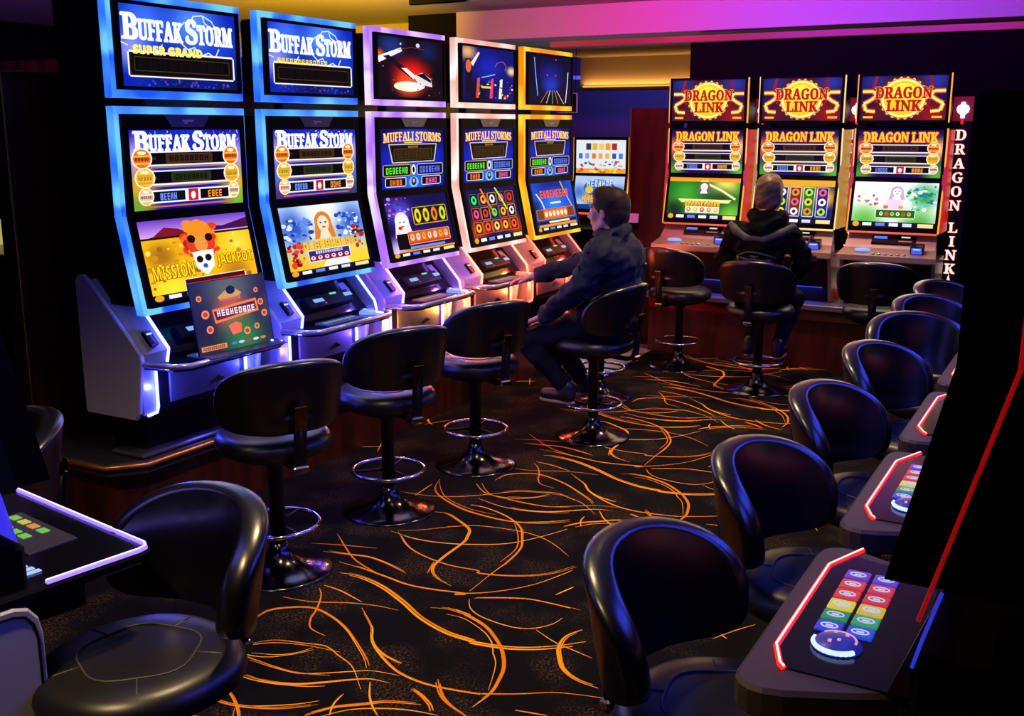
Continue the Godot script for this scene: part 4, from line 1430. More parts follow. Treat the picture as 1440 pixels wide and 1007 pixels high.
func build_left_row() -> void:
	var hp := surf("header_plate", 0.03, 0.016, 0.06, 0.3)
	hp.clearcoat_enabled = false
	var blue := pipe_glow("blue", hx("1450f0"), hx("6cc4ff"), 1.15)
	var lav := pipe_glow("lavender", hx("b070ff"), hx("f0dcff"), 1.1)
	var white := pipe_glow("white", hx("f0a898"), hx("fff4f0"), 1.1)
	var yellow := pipe_glow("yellow", hx("f08a04"), hx("ffd42c"), 1.1)
	var s_blue := glow("strip_blue", 0.10, 0.13, 1.0, 10.0)
	var s_violet := glow("strip_violet", 0.32, 0.12, 1.0, 9.0)
	var s_red := glow("strip_red", 1.0, 0.06, 0.03, 8.0)
	var s_peach := glow("strip_peach", 1.0, 0.12, 0.05, 8.0)
	var pad_blue := glow("pad_blue", 0.03, 0.08, 0.35, 0.5)
	var pad_red := glow("pad_red", 0.5, 0.1, 0.06, 0.5)
	var btn_blue := glow("button_blue", 0.2, 0.35, 1.0, 1.0)
	var btn_red := glow("button_red", 1.0, 0.25, 0.15, 0.9)
	var up3 := screen_mat(art_upper_stampede(), 1.15)
	var e := 1.2
	var cfs := [
		{"label": "slot machine with blue light frame, yellow game screen and promo card on its deck", "halo": blue, "strip": s_blue, "pad": pad_blue, "button": btn_blue, "top": screen_mat(art_topper_storm("SUPER GRAND"), e), "up": screen_mat(art_upper_storm(true), e), "low": screen_mat(art_lower_savanna(), e), "tint": Vector3(0.5, 0.5, 1.0), "toptint": Vector3(0.15, 0.3, 1), "striptint": Vector3(0.05, 0.06, 1.0), "stripenergy": 1.0},
		{"label": "slot machine with blue light frame and a fair-haired woman on its lower screen", "halo": blue, "strip": s_blue, "pad": pad_blue, "button": btn_blue, "top": screen_mat(art_topper_storm(""), e), "up": screen_mat(art_upper_storm(false), e), "low": screen_mat(art_lower_woman(), e), "tint": Vector3(0.5, 0.55, 1.0), "toptint": Vector3(0.15, 0.3, 1), "striptint": Vector3(0.12, 0.06, 1.0), "stripenergy": 1.0},
		{"label": "slot machine with lavender light frame and a glowing red picture on top", "halo": lav, "strip": s_violet, "pad": pad_red, "button": btn_blue, "top": screen_mat(art_topper_red(), e), "up": up3, "low": screen_mat(art_lower_night(), e), "tint": Vector3(0.7, 0.5, 1.0), "toptint": Vector3(1, 0.3, 0.2), "striptint": Vector3(0.6, 0.16, 0.9), "bellytint": Vector3(1.0, 0.36, 0.06)},
		{"label": "slot machine with white light frame and rows of reel symbols on its lower screen", "halo": white, "strip": s_peach, "pad": pad_red, "button": btn_red, "top": screen_mat(art_topper_room(), e), "up": up3, "low": screen_mat(art_lower_reels(), e), "tint": Vector3(1.0, 0.5, 0.45), "toptint": Vector3(0.5, 0.4, 0.9), "striptint": Vector3(1.0, 0.16, 0.05)},
		{"label": "slot machine with yellow light frame and a blue water scene below", "halo": yellow, "strip": s_red, "pad": pad_red, "button": btn_red, "top": screen_mat(art_topper_track(), e), "up": up3, "low": screen_mat(art_lower_water(), e), "tint": Vector3(1.0, 0.6, 0.35), "toptint": Vector3(0.6, 0.5, 0.5), "striptint": Vector3(1.0, 0.12, 0.06)}]
	for k in cfs.size():
		machine_a(cfs[k].label, Vector3(-3.45, 0, -3.295 - 0.838 * k), 90.0, cfs[k])
	# the plinth they stand on
	var t := thing("machine_plinth", "low dark wooden plinth with copper edge under the left machines", "plinth", Vector3.ZERO)
	var plan := [[-3.98, -7.28], [-3.43, -7.28], [-3.43, -2.98], [-3.53, -2.86], [-3.98, -2.86]]
	var f := Transform3D(Basis(Vector3(1, 0, 0), Vector3(0, 0, 1), Vector3(0, -1, 0)), Vector3(0, 0.37, 0))
	var st := mk()
	prism(st, plan, f, 0.0, 0.06, 0.004)
	part(t, "top_board", st, mat("plinth_top"))
	st = mk()
	var inner := [[-3.98, -7.24], [-3.49, -7.24], [-3.49, -3.0], [-3.56, -2.92], [-3.98, -2.92]]
	prism(st, inner, f, 0.06, 0.37)
	part(t, "base", st, mat("mahogany"))
	st = mk()
	tube(st, [Vector3(-3.98, 0.352, -2.855), Vector3(-3.53, 0.352, -2.855), Vector3(-3.425, 0.352, -2.98), Vector3(-3.425, 0.352, -7.28)], 0.014, 8)
	part(t, "edge_trim", st, mat("copper_trim"), "copper edge trim")
	# promo card standing on the deck of the first machine
	var pc := thing("promo_card", "backlit promo card with orange game artwork standing on a slot machine deck", "promo card", Vector3(-3.225, 0.808, -3.345), 90.0)
	pc.rotation_degrees = Vector3(0, 86, 0)
	var sb := mk()
	var lean := Basis(Vector3.RIGHT, deg_to_rad(-9.0))
	box(sb, lean * Vector3(0, 0.155, 0), Vector3(0.43, 0.31, 0.006), 0.001, lean)
	var body := part(pc, "light_board", sb, mat("black_gloss"))
	var m := StandardMaterial3D.new()
	m.resource_name = "promo_print"
	m.albedo_color = lin(0.02, 0.02, 0.02)
	m.emission_enabled = true
	m.emission = Color(0, 0, 0)
	m.emission_texture = ImageTexture.create_from_image(art_promo())
	m.emission_energy_multiplier = 1.15
	m.texture_repeat = false
	m.roughness = 0.35
	picture(body, "print_screen", lean * Vector3(-0.21, 0.004, 0.0038), lean * Vector3(0.21, 0.004, 0.0038), lean * Vector3(0.21, 0.306, 0.0038), lean * Vector3(-0.21, 0.306, 0.0038), m)
	sb = mk()
	box(sb, Vector3(0, 0.002, 0.04), Vector3(0.43, 0.004, 0.09), 0.001)
	part(pc, "foot", sb, mat("promo_foot"))

# ---------------------------------------------------------------- far row of three machines
func machine_d(label: String, at: Vector3, cf: Dictionary) -> Node3D:
	var root := thing("slot_machine", label, "slot machine", at, 0.0)
	var flat := func(_y: float) -> float: return 0.0
	var hw := 0.305
	# top box
	var sb := mk()
	cells(sb, [-hw, -0.288, 0.288, hw], [1.778, 1.795, 2.098, 2.115], [[1, 1, 1], [1, 0, 1], [1, 1, 1]], flat, 0.0, 0.06)
	var top := part(root, "top_bezel", sb, mat("bezel_black"))
	picture(top, "top_screen", Vector3(-0.288, 1.795, 0.052), Vector3(0.288, 1.795, 0.052), Vector3(0.288, 2.098, 0.052), Vector3(-0.288, 2.098, 0.052), cf.top)
	sb = mk()
	box(sb, Vector3(0, 1.946, -0.1), Vector3(0.60, 0.33, 0.2), 0.01)
	part(top, "rear_housing", sb, mat("black_plastic"))
	for s in [-1.0, 1.0]:
		sb = mk()
		box(sb, Vector3(s * 0.31, 1.946, 0.045), Vector3(0.008, 0.335, 0.02), 0.003)
		part(top, "edge_light", sb, cf.edge, "glowing edge line")
	sb = mk()
	box(sb, Vector3(0, 1.765, -0.1), Vector3(0.4, 0.04, 0.1), 0.005)
	part(root, "neck", sb, mat("black_plastic"))
	# bent main display
	var zf := func(y: float) -> float: return 0.0 if y >= 1.385 else (1.385 - y) * 0.22
	var pt := func(x: float, y: float, t: float) -> Vector3: return Vector3(x, y, zf.call(y) + t)
	sb = mk()
	cells(sb, [-hw, -0.285, 0.285, hw], [1.015, 1.05, 1.365, 1.385, 1.40, 1.728, 1.745], [[1, 1, 1], [1, 0, 1], [1, 1, 1], [1, 1, 1], [1, 0, 1], [1, 1, 1]], zf, 0.0, 0.05)
	var dis := part(root, "display_bezel", sb, mat("bezel_black"))
	picture(dis, "upper_screen", pt.call(-0.285, 1.40, 0.044), pt.call(0.285, 1.40, 0.044), pt.call(0.285, 1.728, 0.044), pt.call(-0.285, 1.728, 0.044), cf.up)
	picture(dis, "lower_screen", pt.call(-0.285, 1.05, 0.044), pt.call(0.285, 1.05, 0.044), pt.call(0.285, 1.365, 0.044), pt.call(-0.285, 1.365, 0.044), cf.low)
	for s in [-1.0, 1.0]:
		sb = mk()
		tube(sb, [pt.call(s * 0.31, 1.74, 0.04), pt.call(s * 0.31, 1.385, 0.04), pt.call(s * 0.31, 1.015, 0.04)], 0.006, 8)
		part(dis, "edge_light", sb, cf.edge, "glowing edge line")
	sb = mk()
	for s in [-1.0, 1.0]:
		sb = mk()
		solid8(sb, [Vector3(s * 0.30, 1.73, -0.18), Vector3(s * 0.33, 1.73, -0.18), Vector3(s * 0.33, 1.73, 0.02), Vector3(s * 0.30, 1.73, 0.02)], [Vector3(s * 0.30, 1.02, -0.18), Vector3(s * 0.33, 1.02, -0.18), Vector3(s * 0.33, 1.02, 0.09), Vector3(s * 0.30, 1.02, 0.09)])
		part(dis, "side_light", sb, cf.side, "glowing cabinet side")
	sb = mk()
	box(sb, Vector3(0, 1.38, -0.09), Vector3(0.59, 0.70, 0.17), 0.01)
	part(dis, "rear_housing", sb, mat("black_plastic"))
	sb = mk()
	tube(sb, [pt.call(-0.305, 1.012, 0.05), pt.call(0.305, 1.012, 0.05)], 0.007, 8)
	part(dis, "lower_light", sb, cf.base, "glowing line under the screen")
	# console
	sb = mk()
	solid8(sb, [Vector3(-0.30, 1.0, 0.07), Vector3(0.30, 1.0, 0.07), Vector3(0.31, 0.905, 0.17), Vector3(-0.31, 0.905, 0.17)], [Vector3(-0.30, 0.80, 0.0), Vector3(0.30, 0.80, 0.0), Vector3(0.31, 0.80, 0.16), Vector3(-0.31, 0.80, 0.16)])
	var con := part(root, "console", sb, mat("bronze_metal"), "brushed bronze console")
	sb = mk()
	solid8(sb, [Vector3(-0.31, 0.905, 0.17), Vector3(0.31, 0.905, 0.17), Vector3(0.335, 0.862, 0.30), Vector3(-0.335, 0.862, 0.30)], [Vector3(-0.31, 0.83, 0.17), Vector3(0.31, 0.83, 0.17), Vector3(0.335, 0.825, 0.30), Vector3(-0.335, 0.825, 0.30)])
	part(con, "deck", sb, mat("bronze_metal"))
	var tl := Basis(Vector3.RIGHT, deg_to_rad(44.0))
	sb = mk()
	box(sb, Vector3(0.02, 0.962, 0.115), Vector3(0.30, 0.018, 0.09), 0.004, tl)
	var info := part(con, "info_panel", sb, mat("black_gloss"))
	for q in [[-0.09, -0.012, 0.09, 0.022, "info_blue", 0.08, 0.25, 1.0, 0.9], [0.08, -0.02, 0.06, 0.012, "tiny_white", 0.7, 0.85, 1.0, 0.9], [0.08, 0.018, 0.09, 0.010, "info_red", 0.8, 0.12, 0.08, 0.6]]:
		sb = mk()
		box(sb, Vector3(0.02, 0.962, 0.115) + tl * Vector3(q[0], 0.0095, q[1]), Vector3(q[2], 0.002, q[3]), 0.0, tl)
		part(info, "indicator_light", sb, glow(q[4], q[5], q[6], q[7], q[8]))
	var dt := Basis(Vector3.RIGHT, deg_to_rad(18.0))
	var at_deck := func(x: float, z: float, up: float) -> Vector3: return Vector3(x, 0.905 - (z - 0.17) * 0.331 + up, z)
	sb = mk()
	lathe(sb, [[0.055, 0.0], [0.055, 0.012], [0.045, 0.018], [0.0, 0.02]], 20, at_deck.call(-0.17, 0.225, 0.0), true, 0.8)
	part(con, "spin_button", sb, glow("d_button", 0.30, 0.45, 1.0, 0.9))
	for k in 6:
		sb = mk()
		lathe(sb, [[0.014, 0.0], [0.014, 0.006], [0.0, 0.008]], 12, at_deck.call(-0.09 + 0.042 * k, 0.27, 0.0))
		part(con, "push_button", sb, mat("chrome"))
	sb = mk()
	box(sb, at_deck.call(0.20, 0.225, 0.03), Vector3(0.09, 0.06, 0.07), 0.006, dt)
	var bill := part(con, "bill_slot", sb, mat("black_gloss"))
	sb = mk()
	box(sb, at_deck.call(0.20, 0.225, 0.03) + dt * Vector3(0, 0.0, 0.036), Vector3(0.07, 0.045, 0.002), 0.0, dt)
	part(bill, "slot_light", sb, glow("slot_blue", 0.06, 0.12, 1.0, 0.9))
	sb = mk()
	box(sb, at_deck.call(0.20, 0.225, 0.03) + dt * Vector3(0, 0.012, 0.0375), Vector3(0.05, 0.008, 0.002), 0.0, dt)
	part(bill, "slot_mark", sb, glow("tiny_white", 0.7, 0.85, 1.0, 0.9))
	sb = mk()
	box(sb, Vector3(0, 0.66, -0.04), Vector3(0.60, 0.36, 0.28), 0.01)
	part(root, "cabinet", sb, mat("black_plastic"))
	for s in [-1.0, 1.0]:
		sb = mk()
		solid8(sb, [Vector3(s * 0.30, 0.84, -0.18), Vector3(s * 0.325, 0.84, -0.18), Vector3(s * 0.325, 0.84, 0.24), Vector3(s * 0.30, 0.84, 0.24)], [Vector3(s * 0.30, 0.48, -0.18), Vector3(s * 0.325, 0.48, -0.18), Vector3(s * 0.325, 0.48, 0.13), Vector3(s * 0.30, 0.48, 0.13)])
		part(root, "side_panel", sb, mat("bronze_metal"))
	# lamp under the deck shining on the plinth
	sb = mk()
	box(sb, Vector3(0, 0.60, 0.115), Vector3(0.54, 0.02, 0.04), 0.003)
	var toe := part(root, "toe_shelf", sb, mat("black_plastic"))
	sb = mk()
	box(sb, Vector3(0, 0.588, 0.118), Vector3(0.5, 0.006, 0.024), 0.001)
	part(toe, "toe_light", sb, glow("toe_light", 0.03, 0.06, 1.0, 1.5))
	area(root, Vector3(0, 0.583, 0.118), Vector2(0.5, 0.024), Vector3(0.02, 0.05, 1.0), 0.12, Vector3(-90, 0, 0))
	area(root, Vector3(0, 1.946, 0.07), Vector2(0.57, 0.30), Vector3(1, 0.6, 0.12), 0.16, Vector3(0, 180, 0))
	area(root, Vector3(0, 1.38, 0.12), Vector2(0.57, 0.66), cf.tint, 0.35, Vector3(-6, 180, 0))
	return root

func build_far_row() -> void:
	var red := glow("edge_red", 1.0, 0.10, 0.02, 1.0)
	var top := screen_mat(art_dragon_topper(), 1.25)
	var up := screen_mat(art_dragon_upper(), 1.2)
	var orange := glow("edge_orange", 1.0, 0.36, 0.02, 1.3)
	var gold := glow("edge_gold", 1.0, 0.72, 0.25, 1.1)
	var side_red := glow("side_red", 0.75, 0.02, 0.005, 0.6)
	var side_gold := glow("side_gold", 0.7, 0.36, 0.03, 0.55)
	var cfs := [
		{"label": "slot machine with red cabinet sides and green hillside game beside the wooden partition", "edge": orange, "side": side_red, "low": screen_mat(art_dragon_lower(0), 1.2), "base": red, "tint": Vector3(0.9, 0.7, 0.4)},
		{"label": "slot machine with gold edge lines that the hooded person is playing", "edge": gold, "side": side_gold, "low": screen_mat(art_dragon_lower(1), 1.2), "base": gold, "tint": Vector3(0.9, 0.65, 0.5)},
		{"label": "slot machine with red edge lines and white and green garden game", "edge": orange, "side": side_red, "low": screen_mat(art_dragon_lower(2), 1.2), "base": red, "tint": Vector3(0.9, 0.8, 0.7)}]
	for k in 3:
		cfs[k].top = top
		cfs[k].up = up
		machine_d(cfs[k].label, Vector3([-2.722, -2.015, -1.305][k], 0, -8.02), cfs[k])
	var t := thing("machine_plinth", "dark wooden plinth with red front under the three far machines", "plinth", Vector3(-2.0, 0, -8.1))
	var st := mk()
	box(st, Vector3(0, 0.46, 0.04), Vector3(2.2, 0.04, 0.72), 0.004)
	part(t, "top_board", st, mat("plinth_pale"))
	st = mk()
	box(st, Vector3(0, 0.22, 0.01), Vector3(2.16, 0.44, 0.66), 0.004)
	part(t, "base", st, mat("mahogany"))
	st = mk()
	box(st, Vector3(-0.62, 0.395, 0.345), Vector3(0.9, 0.075, 0.012), 0.002)
	part(t, "front_trim", st, mat("red_trim"), "glossy red front trim")
	st = mk()
	box(st, Vector3(0.47, 0.395, 0.345), Vector3(1.26, 0.075, 0.012), 0.002)
	part(t, "front_trim", st, mat("gold_trim"), "dull gold front trim")
	# upright signs between the machines: a lantern above letters
	var spots := [[-2.372, "upright sign with glowing letters between the green and the gold-edged machines"], [-1.665, "upright sign with red lantern and glowing letters between the gold-edged and the garden machines"], [-0.94, "upright sign with red lantern and glowing letters beside the garden game machine"]]
	for s in spots:
		sign_column(s[0], s[1])

func sign_column(x: float, label: String) -> void:
	var t := thing("lantern_sign", label, "sign", Vector3(x, 0, -8.25))
	var st := mk()
	box(st, Vector3(0, 1.228, -0.03), Vector3(0.14, 1.48, 0.04), 0.006)
	part(t, "backboard", st, mat("black_plastic"))
	st = mk()
	box(st, Vector3(0, 1.875, -0.006), Vector3(0.135, 0.17, 0.008), 0.003)
	part(t, "lantern_panel", st, glow("lantern_back", 0.45, 0.005, 0.005, 0.35))
	st = mk()
	lathe(st, [[0.0, -0.055], [0.014, -0.055], [0.016, -0.03], [0.036, -0.015], [0.044, 0.008], [0.036, 0.03], [0.018, 0.04], [0.014, 0.055], [0.0, 0.06]], 16, Vector3(0, 1.865, 0.012), true, 0.4)
	part(t, "lantern_light", st, glow("lantern", 1.0, 0.75, 0.72, 1.6))
	st = mk()
	box(st, Vector3(0, 1.79, 0.012), Vector3(0.02, 0.045, 0.01), 0.003)
	part(t, "tassel_light", st, glow("tassel", 0.9, 0.02, 0.01, 0.8))
	var word := "DRAGON LINK"
	var lit := glow("letter_light", 1.0, 0.80, 0.76, 1.2)
	var rim := glow("letter_rim", 0.9, 0.10, 0.03, 0.8)
	for k in word.length():
		var ch := word[k]
		if ch == " ":
			continue
		var y := 1.693 - 0.0995 * (float(k) if k < 6 else k - 0.4)
		var tm := TextMesh.new()
		tm.font = fonts[0]
		tm.text = ch
		tm.font_size = 48
		tm.pixel_size = 0.0021
		tm.depth = 0.012
		tm.material = lit
		tm.curve_step = 3.0
		var o := MeshInstance3D.new()
		o.mesh = tm
		o.name = "letter"
		o.position = Vector3(0, y, 0.0)
		t.add_child(o, true)
		var t2: TextMesh = tm.duplicate()
		t2.pixel_size = 0.0021
		t2.depth = 0.004
		t2.material = rim
		for q in [[-0.0035, 0.0], [0.0035, 0.0], [0.0, 0.0035], [0.0, -0.0035]]:
			var e := MeshInstance3D.new()
			e.mesh = t2
			e.name = "letter_rim"
			e.position = Vector3(q[0], q[1], -0.004)
			o.add_child(e, true)
	st = mk()
	lathe(st, [[0.0, 0.0], [0.03, 0.01], [0.034, 0.04], [0.018, 0.09], [0.006, 0.15], [0.0, 0.17]], 14, Vector3(0, 0.53, 0.01), true, 0.4)
	part(t, "flame_light", st, glow("flame_white", 1.0, 0.78, 0.62, 1.0))
	st = mk()
	box(st, Vector3(0, 0.525, 0.0), Vector3(0.11, 0.08, 0.03), 0.008)
	part(t, "flame_base", st, glow("flame_red", 0.9, 0.02, 0.01, 0.5))

# ---------------------------------------------------------------- dark row on the right
func machine_r(label: String, group: String, at: Vector3, turn: float, cf: Dictionary) -> Node3D:
	var root := thing("gaming_terminal", label, "slot machine", at, turn, group)
	bent_display(root, cf.halo, cf.up, cf.low, 0.07, 0.355, cf.slim)
	var st := mk()
	box(st, Vector3(0, 0.45, -0.12), Vector3(0.60, 0.90, 0.44), 0.012)
	box(st, Vector3(0, 1.12, -0.16), Vector3(0.64, 0.56, 0.28), 0.012)
	box(st, Vector3(0, 1.58, -0.14), Vector3(0.60, 0.42, 0.14), 0.012)
	part(root, "cabinet", st, mat("black_matte"))
	# wide wedge-shaped console
	var corner: bool = cf.get("corner", false)
	var half := [[0.0, 0.392], [0.30, 0.392], [0.325, 0.388], [0.345, 0.375], [0.357, 0.355], [0.36, 0.33], [0.352, 0.295], [0.30, 0.18], [0.265, 0.12], [0.245, 0.06], [0.235, -0.02]]
	if corner:
		half = [[0.0, 0.392], [0.28, 0.392], [0.30, 0.388], [0.313, 0.372], [0.318, 0.35], [0.318, -0.02]]
	var plan := []
	for q in half:
		plan.append(q)
	for k in range(half.size() - 1, 0, -1):
		plan.append([-half[k][0], half[k][1]])
	var f := Transform3D(Basis(Vector3(1, 0, 0), Vector3(0, 0, 1), Vector3(0, -1, 0)), Vector3(0, 0.80, 0))
	var st2 := mk()
	prism(st2, plan, f, 0.0, 0.03 if corner else 0.06, 0.008)
	var con := part(root, "console", st2, mat("black_gloss") if corner else mat("console_grey"))
	st = mk()
	prism(st, [[0.20, 0.0], [0.22, 0.26], [-0.22, 0.26], [-0.20, 0.0]], f, 0.028 if corner else 0.058, 0.13, 0.01)
	part(con, "console_shelf", st, mat("black_matte"))
	st = mk()
	var path := []
	for q in cf.line:
		path.append(Vector3(q[0], 0.803, q[1]))
	tube(st, path, 0.006, 8)
	var line := part(con, "light_strip", st, cf.strip, "glowing light line")
	st = mk()
	var core := []
	for q in path:
		core.append(q + Vector3(0, 0.0042, 0))
	tube(st, core, 0.0028, 6)
	part(line, "light_core", st, cf.core)
	if corner:
		corner_console(root, con)
	else:
		button_console(con)
	area(root, Vector3(0, 1.40, 0.13), Vector2(0.6, 0.66), cf.tint, cf.get("energy", 0.25), Vector3(-6, 180, 0))
	return root

func corner_console(root: Node3D, con: Node3D) -> void:
	var st := mk()
	prism(st, [[0.145, 0.305], [-0.125, 0.305], [-0.135, 0.18], [0.14, 0.18]], Transform3D(Basis(Vector3(1, 0, 0), Vector3(0, 0, 1), Vector3(0, -1, 0)), Vector3(0, 0.803, 0)), 0.0, 0.004, 0.001)
	var pad := part(con, "touch_pad", st, mat("smoke_plate"), "grey translucent touch plate")
	for r in 2:
		for k in 4:
			st = mk()
			box(st, Vector3(0.115 - 0.045 * k, 0.804, 0.275 - 0.045 * r), Vector3(0.03, 0.002, 0.022), 0.0005)
			var g: Array = [["pad_green", 0.2, 0.7, 0.1], ["pad_yellow", 0.8, 0.7, 0.05], ["pad_orange", 0.9, 0.35, 0.04], ["pad_green", 0.2, 0.7, 0.1]][(k + r) % 4]
			part(pad, "key_light", st, glow(g[0], g[1], g[2], g[3], 0.7))
	st = mk()
	for k in 4:
		box(st, Vector3(-0.235 + 0.022 * k, 0.803, 0.135), Vector3(0.014, 0.002, 0.04 - 0.008 * k))
	part(con, "signal_light", st, glow("signal_mark", 0.35, 0.5, 1.0, 1.2))
	for s in [-1.0, 1.0]:
		st = mk()
		prism(st, [[-0.45, 0.0], [0.105, 0.0], [0.107, 0.70], [0.100, 0.738], [0.080, 0.765], [0.05, 0.775], [-0.45, 0.79]], Transform3D(Basis(Vector3(0, 0, 1), Vector3.UP, Vector3(-1, 0, 0)), Vector3(s * 0.312, 0, 0)), -0.012, 0.012, 0.005)
		var pn := part(root, "side_panel", st, mat("silver_panel"), "grey side panel with rounded corner")
		st = mk()
		tube(st, [Vector3(s * 0.325, 0.02, 0.092), Vector3(s * 0.325, 0.69, 0.093), Vector3(s * 0.325, 0.728, 0.086), Vector3(s * 0.325, 0.75, 0.07), Vector3(s * 0.325, 0.758, 0.045), Vector3(s * 0.325, 0.773, -0.4)], 0.003, 6)
		part(pn, "groove", st, mat("black_matte"))

func button_console(con: Node3D) -> void:
	var f := Transform3D(Basis(Vector3(1, 0, 0), Vector3(0, 0, 1), Vector3(0, -1, 0)), Vector3(0, 0.80, 0))
	var st := mk()
	prism(st, [[0.272, 0.08], [0.270, 0.316], [0.262, 0.325], [0.195, 0.349], [-0.225, 0.347], [-0.31, 0.315], [-0.25, 0.08]], f, -0.003, 0.004, 0.001)
	part(con, "glass_inlay", st, mat("black_gloss"))
	# flared fairing behind the console with a blue edge line
	for s in [-1.0, 1.0]:
		st = mk()
		solid8(st, [Vector3(s * 0.27, 0.80, 0.14), Vector3(s * 0.27, 0.80, -0.02), Vector3(s * 0.325, 1.03, -0.06), Vector3(s * 0.325, 1.03, 0.06)], [Vector3(s * 0.23, 0.79, 0.13), Vector3(s * 0.23, 0.79, -0.02), Vector3(s * 0.28, 1.03, -0.06), Vector3(s * 0.28, 1.03, 0.06)])
		var fa := part(con, "fairing", st, mat("console_grey"))
		st = mk()
		tube(st, [Vector3(s * 0.29, 0.87, 0.10), Vector3(s * 0.318, 0.935, 0.085), Vector3(s * 0.336, 1.03, 0.06)], 0.0035, 6)
		part(fa, "edge_light", st, glow("fairing_blue", 0.04, 0.06, 1.0, 0.55), "blue edge line")
	var cols := ["1838d8", "2048e0", "1c8a5a", "28a070", "e8d828", "e0c020", "e03028", "d82a30", "e0382a", "d83040", "6a30d0", "5a3ae0"]
	for r in 6:
		for c in 2:
			st = mk()
			var p := Vector3(0.075 - 0.054 * r, 0.805, 0.280 - 0.058 * c)
			box(st, p, Vector3(0.046, 0.006, 0.05), 0.002)
			var cl := hx(cols[r * 2 + c]).srgb_to_linear()
			var b := part(con, "square_button", st, glow("btn_" + cols[r * 2 + c], cl.r, cl.g, cl.b, 0.75))
			st = mk()
			var ring := []
			for k in 12:
				ring.append(p + Vector3(0.010 * cos(TAU * k / 12), 0.0035, 0.016 * sin(TAU * k / 12)))
			tube(st, ring, 0.0016, 5, true)
			box(st, p + Vector3(0, 0.0035, 0), Vector3(0.006, 0.001, 0.014), 0.0)
			part(b, "button_mark", st, glow("btn_mark", 0.6, 0.7, 1.0, 0.8))
	st = mk()
	lathe(st, [[0.045, 0.803], [0.046, 0.807], [0.038, 0.816], [0.020, 0.822], [0.0, 0.823]], 28, Vector3(0.145, 0, 0.250))
	var sp := part(con, "spin_button", st, glow("spin_core", 0.02, 0.03, 0.5, 0.5))
	st = mk()
	var arc := []
	for k in 15:
		var a := PI * (-0.30 + 0.85 * k / 14.0)
		arc.append(Vector3(0.145 + 0.043 * cos(a), 0.810, 0.250 + 0.043 * sin(a)))
	tube(st, arc, 0.005, 6)
	part(sp, "light_ring", st, glow("spin_ring", 0.35, 0.45, 1.0, 2.0))
	st = mk()
	arc = []
	for k in 12:
		var a := PI * (0.70 + 0.85 * k / 11.0)
		arc.append(Vector3(0.145 + 0.034 * cos(a), 0.817, 0.250 + 0.034 * sin(a)))
	tube(st, arc, 0.0025, 6)
	for q in [[0.13, 0.235], [0.155, 0.245], [0.165, 0.26], [0.125, 0.257]]:
		box(st, Vector3(q[0], 0.8225, q[1]), Vector3(0.008, 0.003, 0.006), 0.0)
	part(sp, "button_mark", st, glow("spin_mark", 0.9, 0.35, 0.6, 0.9))

func build_right_row() -> void:
	var dim := screen_mat(art_lower_water(), 0.5)
	var dim2 := screen_mat(art_upper_stampede(), 0.5)
	var dim3 := screen_mat(art_topper_track(), 0.5)
	var cf := {"halo": glow("halo_red", 0.75, 0.008, 0.006, 0.32), "slim": 0.0038, "up": dim2, "low": dim, "top": dim3, "strip": glow("strip_red_edge", 1.0, 0.015, 0.01, 1.6), "core": glow("strip_red_core", 1.0, 0.5, 0.42, 2.0), "tint": Vector3(0.04, 0.07, 1.0), "energy": 1.0,
		"line": [[0.272, 0.316], [0.262, 0.325], [0.195, 0.35], [-0.225, 0.348], [-0.35, 0.30]]}
	var names := ["black machine with red edge light and coloured buttons, open end of the dark row", "black machine with red edge light, second from the open end of the dark row", "black machine with red edge light, third from the open end of the dark row", "black machine with red edge light, fourth from the open end of the dark row", "black machine with red edge light, fifth from the open end of the dark row", "black machine with red edge light, sixth from the open end of the dark row"]
	var first := machine_r(names[0], "machines of the dark row", Vector3(-0.10, 0, -2.02), -90.0, cf)
	for k in range(1, 6):
		copy_of(first, names[k], Vector3(-0.10, 0, -2.02 - 0.842 * k), -90.0, "machines of the dark row")

func build_corner_machine() -> void:
	var cf := {"halo": glow("halo_violet", 0.05, 0.04, 1.0, 0.8), "slim": 0.014, "up": screen_mat(art_topper_room(), 0.8), "low": screen_mat(art_lower_night(), 0.8), "top": screen_mat(art_topper_track(), 0.8), "strip": glow("strip_lilac", 0.16, 0.10, 1.0, 3.0), "core": glow("strip_lilac_core", 0.75, 0.65, 1.0, 1.6), "tint": Vector3(0.12, 0.12, 1.0), "energy": 0.5,
		"corner": true, "line": [[-0.308, 0.13], [-0.308, 0.35], [-0.303, 0.37], [-0.28, 0.382], [0.31, 0.382]]}
	machine_r("black machine with violet-edged console and grey side panel beside a stitched stool", "", Vector3(-2.21, 0, -1.27), 170.5, cf)

